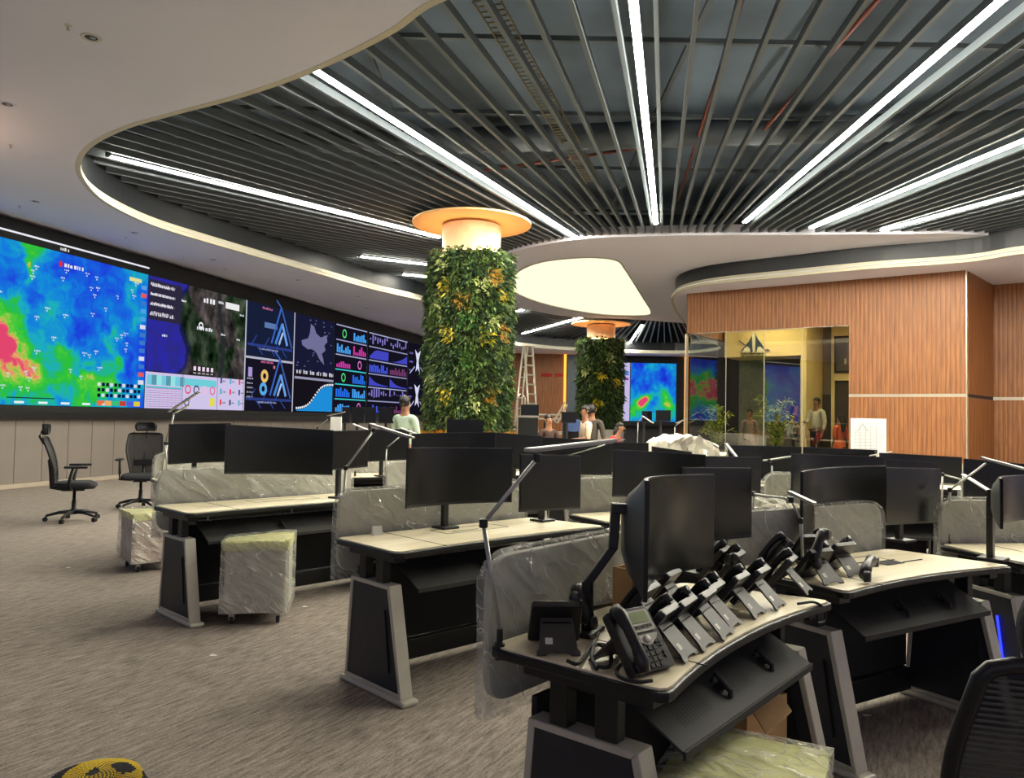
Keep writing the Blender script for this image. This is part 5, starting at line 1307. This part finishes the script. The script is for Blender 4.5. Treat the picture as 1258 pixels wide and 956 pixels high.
o = thing('table_card', 'small white folded card on the left end of the middle desk', 'card'); p = onz(463, 657, DZ); o.location = p; o.rotation_euler.z = .5
MB().extr([(-.02, 0), (-.017, 0), (.0, .045), (.017, 0), (.02, 0), (.002, .05), (-.002, .05)], 'x', -.028, .028).build('folded_card', 'paper', o)
# papers / cut-out and cable on the bare desk
o = thing('cable_cutout', 'square opened cable hatch with dark rim in the bare-topped desk', 'hatch'); p = onz(1093, 692, DZ); o.location = p; o.rotation_euler.z = math.radians(31)
MB().b2(-.07, .07, -.035, .035, .0015, .003).build('dark_opening', 'black_matte', o); MB().b2(-.10, .10, .038, .045, .0015, .004).b2(.085, .24, -.02, -.013, .0015, .004).b2(-.16, -.02, .06, .066, .0015, .004).build('rim', 'tray_grey', o)
# small litter on the carpet
for i, (x, y) in enumerate(((84, 698), (375, 746), (262, 806), (1065, 880), (1070, 877))[:4]):
    p = onz(x, y, 0); o = MB().add([(-.02, -.01, .002), (.018, -.012, .004), (.022, .012, .001), (-.015, .014, .006)], [(0, 1, 2, 3)]).build('paper_scrap', 'sticker', None, loc=(p.x, p.y, .001)); 
    tag(o, ['small white scrap on the carpet in the middle of the left aisle', 'small yellowish scrap on the carpet right of the wrapped cabinet', 'tiny white scrap on the carpet below the left desk', 'small scrap on the dark carpet under the bare-topped desk'][i], 'scrap', 'litter on the carpet')

# ================================================================== GREEN COLUMNS
def column(c, R, rneck, rdisc, ztop, nleaf, label, sd, lsize):
    o = thing('planted_column', label, 'column', (c.x, c.y, 0), 0, 'planted columns')
    MB().lathe([(rneck, 0), (rneck, 5.17)], 48).build('column_shaft', 'plaster', o, smooth=True)
    MB().lathe([(0, 5.215), (rdisc, 5.215), (rdisc, 5.25), (0, 5.26)], 64).build('canopy_disc', 'disc', o)
    MB().lathe([(R + .10, 0), (R + .16, 1.02), (R + .10, 1.06), (R + .02, 1.06), (R + .02, 1.0), (R + .02, .9)], 48).build('planter_ring', 'pot', o, smooth=True)
    MB().lathe([(rneck + .04, 1.0), (R - .08, 1.02), (R - .08, ztop - .04), (R - .16, ztop - .03), (rneck + .05, ztop - .03)], 40).build('planting_felt', 'soil', o)
    MB().lathe([(rneck + .03, ztop - .08), (rneck + .09, ztop - .08), (rneck + .09, ztop - .02), (rneck + .03, ztop - .02)], 48).build('uplight_ring', 'cove_led', o)
    r = random.Random(sd); mb = MB()
    G = [(30, 50, 24), (44, 70, 32), (66, 92, 44), (38, 60, 38), (96, 116, 60), (56, 80, 34), (118, 128, 74), (28, 44, 26)]
    def leaf(base, d, n, ln, wd, col, tgt):
        s = d.cross(n); 
        if s.length < 1e-4: return
        s.normalize(); s *= wd / 2; m1 = base + d * ln * .45 + n * ln * .14; tip = base + d * ln - Vector((0, 0, ln * .25)) + n * ln * .05
        tgt.add([base, m1 + s, tip, m1 - s], [(0, 1, 2), (0, 2, 3)], 0, col)
    for i in range(nleaf):
        a = r.uniform(0, 2 * PI); 
        if math.sin(a) > .45: continue                       # far side, away from everything that sees it closely
        z = r.uniform(1.0, ztop); n = Vector((math.cos(a), math.sin(a), 0)); patch = noise.noise(Vector((a * 2.2, z * 2.0, sd)))
        patch2 = noise.noise(Vector((a * 3.5 + 9, z * 3.2, sd)))
        b = n * (R - .10 + r.uniform(0, .10) + .05 * patch2) + Vector((0, 0, z))
        tn = Vector((-n.y, n.x, 0)); d = (n * r.uniform(.25, 1.0) + tn * r.uniform(-.8, .8) + Vector((0, 0, r.uniform(-.9, .7)))).normalized()
        base = G[int((patch * .5 + .5) * 5.9 + r.random() * 2.2) % 8]; k = r.uniform(.75, 1.35)
        col = lin(tuple(min(255, v * k) for v in base)); ln = lsize * r.uniform(.6, 1.4) * (1 + .5 * (patch2 > .25)); wd = ln * (.16 if patch2 > .15 else .38)
        leaf(b, d, n, ln, wd, col, mb)
    tag(mb.build('foliage', 'foliage', o), kind='stuff')
    return o, leaf, r
NC = at(575, 500, 15.1); NC.z = 0
o1, leaf, r = column(NC, .80, .575, 1.17, 4.62, 27000, 'near green planted column with a warm lit neck and round canopy', 3, .105)
R = .80
def clump(o, C, R, px, py, label, cols, n=26, ln=.2, ws=.2, Yoff=0):
    q = at(px, py, C.y - R * .8); th = math.asin(max(-.98, min(.98, (q.x - C.x) / R))); nrm = Vector((math.sin(th), -math.cos(th), 0)); mb = MB()
    base = nrm * (R - .02) + Vector((0, 0, q.z))
    for i in range(n):
        tn = Vector((-nrm.y, nrm.x, 0)); d = (nrm * r.uniform(.5, 1) + tn * r.uniform(-1, 1) + Vector((0, 0, r.uniform(-.8, 1)))).normalized()
        leaf(base + tn * r.uniform(-.13, .13) + Vector((0, 0, r.uniform(-.14, .14))), d, nrm, ln * r.uniform(.7, 1.2), ln * ws, lin(r.choice(cols)), mb)
    p_ = mb.build('plant_clump', 'foliage', o); p_['label'] = label
YE = [(214, 196, 40), (190, 168, 36), (226, 210, 90), (160, 150, 40)]; PA = [(190, 200, 130), (214, 216, 160), (160, 180, 90)]; OR_ = [(196, 140, 40), (170, 120, 50), (150, 130, 50)]
for (x, y, c, l) in ((547, 353, YE, 'yellow-leaved clump'), (617, 362, YE, 'yellow-leaved clump'), (552, 410, YE, 'yellow-leaved clump'), (597, 414, YE, 'yellow-leaved clump'), (549, 487, YE, 'yellow-leaved clump'), (546, 322, PA, 'pale spider plant clump'), (537, 380, PA, 'pale spider plant clump'),
                     (584, 497, PA, 'pale spider plant clump'), (618, 408, OR_, 'orange-brown clump'), (607, 340, OR_, 'orange-brown clump'), (569, 372, OR_, 'orange-brown clump'), (602, 487, OR_, 'orange-brown clump'), (590, 352, PA, 'pale spider plant clump'), (530, 470, PA, 'pale spider plant clump'), (604, 395, PA, 'pale spider plant clump'), (575, 440, [(66, 118, 48), (86, 132, 62)], 'bright green fern clump'), (575, 395, [(56, 108, 56), (86, 132, 62)], 'bright green fern clump')):
    clump(o1, NC, R, x, y, l, c, 46, .13, .3)
C2 = at(737, 500, 30.6); C2.z = 0
o2, leaf, r = column(C2, .80, .56, 1.17, 4.62, 9000, 'far green planted column seen beside the far weather screen', 8, .17)
for (x, y, c) in ((738, 463, YE), (755, 470, YE), (733, 496, YE), (722, 455, PA), (748, 440, PA)): clump(o2, C2, R, x, y, 'yellow-green clump', c, 24, .24, .35)
# yellow plants at the foot of the near column, in front of it
mb = MB()
for i in range(900):
    a = r.uniform(-PI, 0); n = Vector((math.cos(a), math.sin(a), 0)); tn = Vector((-n.y, n.x, 0))
    if abs(math.cos(a) - .05) < .35 and r.random() < .5: continue
    d = (n * r.uniform(.2, 1) + tn * r.uniform(-.6, .6) + Vector((0, 0, r.uniform(.1, 1)))).normalized()
    leaf(n * (R + .04) + Vector((0, 0, 1.04)), d, n, r.uniform(.12, .24), .06, lin(r.choice([(222, 160, 40), (236, 190, 60), (200, 120, 40), (120, 130, 50)])), mb)
tag(mb.build('base_planting', 'foliage', o1), kind='stuff')

# ================================================================== OFFICE PLANTS
def palm(px, py, Yd, h, label, nfr, sd, cols):
    q = at(px, py, Yd); r = random.Random(sd); o = thing('potted_plant', label, 'plant', (q.x, q.y, .0), 0, 'leafy plants behind the office glass')
    MB().lathe([(.16, 0), (.22, .5), (.2, .5), (.18, .45), (0, .45)], 20).build('pot', 'pot', o, smooth=True); MB().lathe([(.18, .44), (0, .46)], 16).build('soil', 'soil', o)
    mb = MB()
    for i in range(nfr):
        a = r.uniform(0, 2 * PI); out = r.uniform(.15, .62); hh = h * r.uniform(.6, 1.0); pts = []
        for k in range(8):
            t = k / 7; pts.append(Vector((math.cos(a) * out * t ** 1.4, math.sin(a) * out * t ** 1.4, .45 + (hh - .45) * math.sin(min(1.0, t * 1.12) * PI / 2 * 1.05) - .2 * max(0, t - .75) * out * 3)))
        mb.tube(pts, .006, 4)
        for k in range(2, 8):
            p_ = pts[k]; t_ = (pts[k] - pts[k - 1]).normalized(); s_ = t_.cross(Vector((0, 0, 1)))
            if s_.length < .01: s_ = Vector((1, 0, 0))
            s_.normalize()
            for sg_ in (-1, 1):
                for e in (0, .5):
                    b = p_ - (pts[k] - pts[k - 1]) * e; d = (s_ * sg_ + t_ * .8 + Vector((0, 0, .1))).normalized(); ln = .20 * r.uniform(.8, 1.2)
                    w_ = t_ * .022; mb.add([b, b + d * ln * .5 + w_, b + d * ln - Vector((0, 0, .04)), b + d * ln * .5 - w_], [(0, 1, 2, 3)], 0, lin(r.choice(cols)))
    f = mb.build('fronds', 'foliage', o); return o
YG = [(200, 210, 70), (170, 190, 60), (220, 222, 110), (130, 160, 50)]
pm_ = MO @ Vector((owall(880, 500, .7)[0], .75, 0)); o = palm(0, 0, 1, 1.9, 'low yellow-green palm at the left end behind the office glass', 20, 5, YG); o.location = (pm_.x, pm_.y, .03)
pm_ = MO @ Vector((owall(953, 500, .7)[0], .75, 0)); o = palm(0, 0, 1, 2.1, 'dense yellow-green plant behind the office glass, left of the white-shirted man', 40, 6, YG); o.location = (pm_.x, pm_.y, .03)

# ================================================================== PEOPLE
def skin_obj(name, nodes, edges, m, parent, sub=1, root=0):
    bm = bmesh.new(); L_ = bm.verts.layers.skin.verify(); vs = []
    for i, (p, r_) in enumerate(nodes):
        v = bm.verts.new(p); rr = r_ if isinstance(r_, tuple) else (r_, r_); v[L_].radius = rr; v[L_].use_root = (i == root); vs.append(v)
    for a, b in edges: bm.edges.new((vs[a], vs[b]))
    me = bpy.data.meshes.new(name); bm.to_mesh(me); bm.free(); me.materials.append(MATS[m])
    o = bpy.data.objects.new(name, me); COL.objects.link(o); o.parent = parent
    s = o.modifiers.new('skin', 'SKIN'); s.use_smooth_shade = True; s.branch_smoothing = .6
    u = o.modifiers.new('sub', 'SUBSURF'); u.levels = sub; u.render_levels = sub; return o
def person(loc, rz, h, shirt, label, trousers='trousers', hair_long=False, arms=('down', 'down'), female=False, lean=0, z=0, head_turn=0):
    """faces -y"""
    o = thing('person', label, 'person', (loc[0], loc[1], z), rz, 'people in the room'); k = h / 1.72; sw = .17 if female else .195
    V = lambda x, y, zz: (x * k, (y - lean * max(0, zz - .95)) * k, zz * k)
    nodes = []; edges = []
    def N(p, r_): nodes.append((p, r_)); return len(nodes) - 1
    def E(a, b): edges.append((a, b))
    pel = N(V(0, 0, .95), (.135 * k, .10 * k)); wa = N(V(0, 0, 1.10), (.115 * k, .085 * k)); chs = N(V(0, .0, 1.28), (.145 * k, .10 * k)); nk0 = N(V(0, .01, 1.42), (.075 * k, .06 * k)); nk = N(V(0, .0, 1.49), (.058 * k, .056 * k)); hd0 = N(V(0, -.01, 1.57), (.068 * k, .08 * k)); hd = N(V(0, -.005, 1.645), (.072 * k, .09 * k)); hdt = N(V(0, .0, 1.69), (.045 * k, .055 * k))
    for a, b in ((pel, wa), (wa, chs), (chs, nk0), (nk0, nk), (nk, hd0), (hd0, hd), (hd, hdt)): E(a, b)
    armp = []
    for sx, pose in zip((-1, 1), arms):
        sh = N(V(sx * sw, .01, 1.39), .052 * k); E(nk0, sh)
        if pose == 'down': el, wr, hn = (sx * (sw + .05), .03, 1.11), (sx * (sw + .05), -.04, .87), (sx * (sw + .045), -.06, .80)
        elif pose == 'fold': el, wr, hn = (sx * (sw + .04), .02, 1.12), (sx * (.04), -.20, 1.13), (-sx * .04, -.21, 1.15)
        else: el, wr, hn = (sx * (sw + .03), -.04, 1.12), (sx * (sw - .03), -.28, 1.10), (sx * (sw - .05), -.36, 1.10)
        e_ = N(V(*el), .038 * k); w_ = N(V(*wr), .026 * k); hnd = N(V(*hn), (.030 * k, .018 * k)); E(sh, e_); E(e_, w_); E(w_, hnd); armp.append((V(sx * sw, .01, 1.39), V(*el), V(*wr)))
        d = (Vector(hn) - Vector(wr)).normalized(); sd_ = Vector((0, 1, 0)) if pose == 'down' else Vector((0, 0, 1)) if pose == 'fold' else Vector((1, 0, 0))
        for i in range(4):
            ofs = sd_ * (-.026 + i * .0175); ln = (.075, .085, .08, .062)[i]
            f1 = N(V(*(Vector(hn) + ofs + d * .035)), .0085 * k); f2 = N(V(*(Vector(hn) + ofs + d * (.035 + ln * .8) + Vector((-sx * .012, 0, -.004)))), .0075 * k); E(hnd, f1); E(f1, f2)
        th = N(V(*(Vector(wr).lerp(Vector(hn), .55) - sd_ * .035)), .010 * k); th2 = N(V(*(Vector(hn) - sd_ * .05 + d * .03)), .009 * k); E(hnd, th); E(th, th2)
    for sx in (-1, 1):
        hp = N(V(sx * .085, 0, .88), .085 * k); kn = N(V(sx * .10, -.01, .50), .056 * k); an = N(V(sx * .105, .02, .10), .040 * k); ft = N(V(sx * .11, -.02, .045), .040 * k); to = N(V(sx * .12, -.15, .035), .033 * k)
        E(pel, hp); E(hp, kn); E(kn, an); E(an, ft); E(ft, to)
    skin_obj('body', nodes, edges, 'skin', o)
    # shirt with sleeves
    nd = [(V(0, 0, .90), (.152 * k, .118 * k)), (V(0, 0, 1.08), (.135 * k, .108 * k)), (V(0, 0, 1.28), (.165 * k, .122 * k)), (V(0, .01, 1.41), (.10 * k, .078 * k))]; ed = [(0, 1), (1, 2), (2, 3)]
    for (a, b, c) in armp:
        i = len(nd); m_ = tuple(Vector(b).lerp(Vector(c), .1 if shirt != 'shirt_white' else .85)); nd += [(a, .068 * k), (b, .054 * k), (m_, .048 * k)]; ed += [(3, i), (i, i + 1), (i + 1, i + 2)]
    skin_obj('shirt', nd, ed, shirt, o)
    if female:
        MB().lathe([(.13 * k, 1.02 * k), (.19 * k, .80 * k), (.24 * k, .45 * k), (.25 * k, .42 * k), (.18 * k, .80 * k)], 20, sy=.75).build('tunic_skirt', shirt, o, smooth=True)
    nd = [(V(0, 0, .97), (.142 * k, .110 * k)), (V(-.088, 0, .84), .100 * k), (V(-.102, -.01, .5), .072 * k), (V(-.107, .02, .09), .058 * k), (V(.088, 0, .84), .100 * k), (V(.102, -.01, .5), .072 * k), (V(.107, .02, .09), .058 * k)]
    skin_obj('trousers', nd, [(0, 1), (1, 2), (2, 3), (0, 4), (4, 5), (5, 6)], trousers, o)
    hy = -lean * .69
    # hair cap and face
    hm = MB(); c = Vector(((0) * k, (.012 + hy) * k, 1.655 * k))
    vs = []; fs = []; nu, nv = 16, 9
    for j in range(nv + 1):
        ph = PI * .80 * j / nv
        for i in range(nu):
            a = 2 * PI * i / nu; front = max(0, -math.sin(a)); rr = 1.0; zlim = math.cos(ph); p_ = Vector((.088 * math.sin(ph) * math.cos(a), .108 * math.sin(ph) * math.sin(a), .10 * zlim))
            if front > .3 and p_.z < .045: p_.z = .045 + (p_.z - .045) * .1; p_.x *= .96; p_.y *= .93
            vs.append(c + p_ * k)
    for j in range(nv):
        for i in range(nu): fs.append((j * nu + i, j * nu + (i + 1) % nu, (j + 1) * nu + (i + 1) % nu, (j + 1) * nu + i))
    hm.add(vs, fs)
    if hair_long: hm.tube([c + Vector((0, .06, -.02)) * k, c + Vector((0, .10, -.14)) * k, c + Vector((0, .11, -.30)) * k, c + Vector((0, .10, -.40)) * k], [.075 * k, .07 * k, .06 * k, .03 * k], 10)
    hm.build('hair', 'hair', o, smooth=True)
    fc = Vector((0, (-.005 + hy) * k, 1.625 * k))
    MB().lathe([(0, -.01), (.009, 0), (0, .01)], 8, tuple(fc + Vector((-.032, -.083, .012)) * k)).lathe([(0, -.01), (.009, 0), (0, .01)], 8, tuple(fc + Vector((.032, -.083, .012)) * k)).build('eyes', 'hair', o, smooth=True)
    MB().tube([tuple(fc + Vector((0, -.085, .01)) * k), tuple(fc + Vector((0, -.108, -.028)) * k), tuple(fc + Vector((0, -.09, -.036)) * k)], [.007, .013, .008], 8).build('nose', 'skin', o, smooth=True)
    MB().tube([tuple(fc + Vector((-.022, -.082, -.062)) * k), tuple(fc + Vector((0, -.090, -.062)) * k), tuple(fc + Vector((.022, -.082, -.062)) * k)], [.003, .006, .003], 6).build('mouth', 'shirt_brown', o, smooth=True)
    MB().lathe([(0, -.03), (.012, -.01), (.014, .015), (0, .03)], 8, tuple(fc + Vector((-.078, .01, 0)) * k)).lathe([(0, -.03), (.012, -.01), (.014, .015), (0, .03)], 8, tuple(fc + Vector((.078, .01, 0)) * k)).build('ears', 'skin', o, smooth=True)
    for sx in (-1, 1): MB().b2(sx * .11 * k - .045, sx * .11 * k + .045, -.19 * k, .08 * k, 0, .075).build('shoe', 'rubber', o, bevel=.02)
    return o
p = at(498, 500, 12.2); person((p.x, p.y), math.radians(150), 1.72, 'shirt_green', 'man in a pale green T-shirt standing, back turned, left of the near column', arms=('reach', 'reach'))
def in_office(px, depth, rz, zfloor, topy, shirt, label, **k):
    u = owall(px, 500, depth)[0]; w_ = MO @ Vector((u, depth, 0)); top = at(px, topy, w_.y).z; person((w_.x, w_.y), rz, 1.72 * k.pop('s', 1), shirt, label, z=max(.03, top - 1.74 * (k.get('hh', 1))), **{a: b for a, b in k.items() if a != 'hh'})
def plat(px, depth, topy): 
    u = owall(px, 500, depth)[0]; w_ = MO @ Vector((u, depth, 0)); return at(px, topy, w_.y).z - 1.74
PZ = plat(1005, 2.0, 489); print('office floor', PZ)
PZ = max(.05, min(.5, PZ))
t = MB().b2(.25, OL + 1.4, 1.35, D1 + .5, .03, PZ).build('office_platform', 'office_dark', ob)
in_office(1003, 2.0, math.radians(-60), PZ, 489, 'shirt_white', 'man in a white long-sleeved shirt standing behind the office glass', arms=('reach', 'down'))
in_office(1032, 1.9, math.radians(200), PZ, 506, 'shirt_orange', 'person in an orange-red top with long dark hair behind the office glass', hair_long=True, female=True, s=.95)
in_office(977, 2.3, math.radians(60), PZ, 496, 'shirt_dark', 'person in dark clothes behind the glass between the dense plant and the white-shirted man', arms=('fold', 'fold'), hair_long=True)
in_office(921, 2.0, math.radians(-20), PZ, 500, 'shirt_mauve', 'person in a mauve top behind the glass between the two plants', female=True, hair_long=True, s=.96)
p = at(719, 515, 14.2); person((p.x, p.y), math.radians(-70), 1.66, 'shirt_cream', 'woman in a cream top in front of the far green column', arms=('reach', 'reach'), female=True, hair_long=False, z=-.02 if False else 0)
p = at(727, 515, 15.3); person((p.x, p.y), math.radians(160), 1.70, 'shirt_dark', 'man in dark grey clothes just behind the woman in the cream top')
p = at(747, 520, 14.0); person((p.x, p.y), math.radians(60), 1.36, 'shirt_red', 'person in a red top bending forward below the far column', arms=('reach', 'reach'), lean=.45, hair_long=True)
p = at(674, 520, 13.6); person((p.x, p.y), math.radians(20), 1.48, 'shirt_brown', 'woman with long dark hair in brown, right of the stepladder', hair_long=True, female=True, arms=('reach', 'reach'))

# ================================================================== STEPLADDER, LOW SCAFFOLD, WHITE BOARD, BUNDLES
LY = 21.0
ld = thing('stepladder', 'tall aluminium A-frame stepladder beside the near green column', 'ladder')
def bar(mb, a, b, r=.03): mb.tube([a, b], r, 6)
def rail_px(x, y, Y=LY): return at(x, y, Y)
T1, T2 = rail_px(643, 425), rail_px(650, 425); B1 = rail_px(626, 520, LY - .9); B1.z = 0.0; 
def foot(x, Y): p = at(x, 515, Y); return Vector((p.x, p.y, 0))
FL = [foot(627, LY), foot(634, LY + .5)]; FR = [foot(655, LY), foot(664, LY + .5)]
L1 = MB(); bar(L1, T1, FL[0]); bar(L1, T1 + Vector((.12, .4, 0)), FL[1])
for i in range(1, 12): t = i / 12; bar(L1, T1.lerp(FL[0], t), (T1 + Vector((.12, .4, 0))).lerp(FL[1], t), .018)
L1.build('rear_section', 'alu', ld, smooth=True)
L2 = MB(); bar(L2, T1 + Vector((.03, 0, 0)), FR[0], .035); bar(L2, T2 + Vector((.1, .3, 0)), FR[1], .035); 
L2.build('front_rails', 'alu', ld, smooth=True)
for i in range(1, 13): t = i / 13; m2 = MB(); bar(m2, (T1 + Vector((.03, 0, 0))).lerp(FR[0], t), (T2 + Vector((.1, .3, 0))).lerp(FR[1], t), .026); m2.build('rung', 'alu', ld)
MB().box(tuple((T1 + T2) / 2 + Vector((.04, .1, .02))), (.34, .3, .05)).build('top_platform', 'alu', ld)
sc = thing('low_scaffold', 'low white metal scaffold platform with guard rails right of the stepladder', 'scaffold')
Y_ = 22.0; X0, X1 = at(655, 500, Y_).x, at(694, 500, Y_).x; m = MB()
for x in (X0, X1):
    for y in (Y_, Y_ + .8): bar(m, Vector((x, y, 0)), Vector((x, y, 1.55)), .03)
m.build('uprights', 'alu', sc)
m = MB()
for zz in (1.05, 1.42, 1.54): bar(m, Vector((X0, Y_, zz)), Vector((X1, Y_, zz)), .028)
m.build('guard_rails', 'alu', sc); MB().b2(X0, X1, Y_, Y_ + .8, .98, 1.04).build('deck_board', 'alu', sc)
m = MB(); bar(m, at(681, 517, Y_ - .2), at(694, 494, Y_ - .2)); bar(m, at(685, 520, Y_ - .2), at(697, 497, Y_ - .2))
for i in range(5): bar(m, at(681 + 2.6 * i, 517 - 4.6 * i, Y_ - .2), at(685 + 2.4 * i, 520 - 4.6 * i, Y_ - .2), .02)
m.build('access_ladder', 'alu', sc)
sm = thing('small_stepladder', 'small folding step ladder with hooped handle in front of the tall one', 'ladder'); m = MB(); a = at(636, 484, 18); b = at(645, 484, 18)
m.tube([Vector((a.x, 18, 0)), Vector((a.x, 18, a.z - .1)), Vector((a.x + .05, 18, a.z)), Vector((b.x - .05, 18, a.z)), Vector((b.x, 18, a.z - .1)), Vector((b.x, 18, 0))], .018, 8); m.build('hoop_frame', 'alu', sm, smooth=True)
for i in range(4): MB().b2(a.x, b.x, 17.9, 18.1, .3 + .32 * i, .33 + .32 * i).build('step', 'alu', sm)
# chair-like blue item near seated woman
o = thing('blue_bag', 'bright blue bag on a chair back beside the woman in the cream top', 'bag'); p = at(705, 523, 14); o.location = (p.x, p.y, 0)
vs, fs = wrinkle_box(-.11, .11, -.06, .06, p.z - .09, p.z + .10, .04, .02, 3); MB().add(vs, fs).build('bag_body', 'sign_blue', o, smooth=True); MB().b2(-.2, -.1, .0, .05, 0, 1.2).b2(-.2, .1, .08, .12, 1.0, 1.45).build('stand_frame', 'black', o)
# crumpled white bundle wrapped round boxes behind the centre monitors
q0, q1 = at(797, 545, 9.2), at(893, 545, 9.2); zt_ = at(845, 536, 9.4).z; 
bn = thing('wrapped_bundle', 'large crumpled white sheet draped over equipment in front of the glazed office', 'bundle', ((q0.x + q1.x) / 2, 9.6, 0)); hw = (q1.x - q0.x) / 2
vs, fs = wrinkle_box(-hw, hw, -.35, .4, .0, zt_ - .02, .045, .06, 4)
vs = [Vector((v.x * (1 - .25 * max(0, v.z - .9) / .4), v.y, v.z - .10 * abs(v.x / hw) ** 2 * (v.z > .8))) for v in vs]; MB().add(vs, fs).build('draped_sheet', 'sheet', bn, smooth=False)
wb = thing('drawing_board', 'white crumpled board with faint line drawing propped against the wood wall', 'board'); A_ = at(1046, 514, 12.5); B_ = at(1089, 515, 12.5); zb_ = at(1068, 554, 12.5).z
wb.location = (A_.x, A_.y, 0); wdt = B_.x - A_.x
MB().b2(0, wdt, 0, .03, zb_ - .35, A_.z).build('board_panel', 'paper', wb, bevel=.004)
m = MB(); r = random.Random(6)
for i in range(9): zz = zb_ + .03 + i * (A_.z - zb_ - .06) / 9; m.b2(.05, wdt - .05 - r.random() * .15, -.004, 0, zz, zz + .006)
for i in range(6): x = .05 + i * wdt / 6.5; m.b2(x, x + .006, -.004, 0, zb_, A_.z - .12)
m.extr([(.08, A_.z - .22), (.18, A_.z - .08), (.28, A_.z - .22), (.268, A_.z - .22), (.18, A_.z - .098), (.092, A_.z - .22)], 'y', -.004, 0); m.build('faint_drawing', 'pencil', wb)
MB().b2(.05, .08, .03, .06, 0, A_.z - .05).b2(wdt - .08, wdt - .05, .03, .06, 0, A_.z - .05).b2(.0, wdt, -.03, .06, zb_ - .38, zb_ - .34).build('stand', 'alu', wb)
# white screen-like bundle near the standing man
o = thing('white_display_case', 'white tilted panel at the far desk, left of the small dark monitors', 'panel'); a, b = at(406, 512, 11.6), at(419, 526, 11.6); o.location = (a.x, 11.6, .90)
MB().b2(0, b.x - a.x, 0, .04, .0, a.z - .90).build('panel', 'paper', o, bevel=.004); MB().b2(.02, .1, .04, .14, 0, .02).build('foot', 'black', o)
# black equipment trolley in front of the stepladder
o = thing('equipment_case', 'black upright equipment case with pale top rim in front of the stepladder', 'case'); a, b = at(637, 508, 11.5), at(661, 530, 11.5); o.location = (a.x, 11.5, 0)
MB().b2(0, b.x - a.x, 0, .4, .05, a.z - .03).build('body', 'black_matte', o, bevel=.01); MB().b2(-.01, b.x - a.x + .01, -.01, .41, a.z - .06, a.z - .03).build('rim', 'alu', o)
for x in (.02, b.x - a.x - .02): MB().b2(x - .015, x + .015, .1, .3, 0, .06).build('foot', 'rubber', o)

# ------------------------------------------------------------------ added glow light, then linear lights of the ring outside the frame
area('warm_ceiling_glow', (-7.3, 8.6, 3.9), (math.radians(180), 0, 0), .6, .25, 22, (1, .58, .34))  # added unseen light aimed upward, gives the left ceiling its orange glow
for i, a_ in enumerate((22, 34, 46, 58, 70, 82, 94, 106, 118)):
    if a_ < 30: continue
    an = strip_ang[2][0] + math.radians(a_); d2 = Vector((math.sin(an), -math.cos(an), 0)); pa, pb = C0 + d2 * 15.5, C0 + d2 * 8.5; pa.z = pb.z = ZT
    if onz(1258, 250, ZT).x > 0 and i < 8 and pa.x < 15: linear_light(pa, pb, 'linear ceiling light outside the right edge of the view, number %s along the ring' % ('two three four five six seven eight nine ten'.split()[i]))
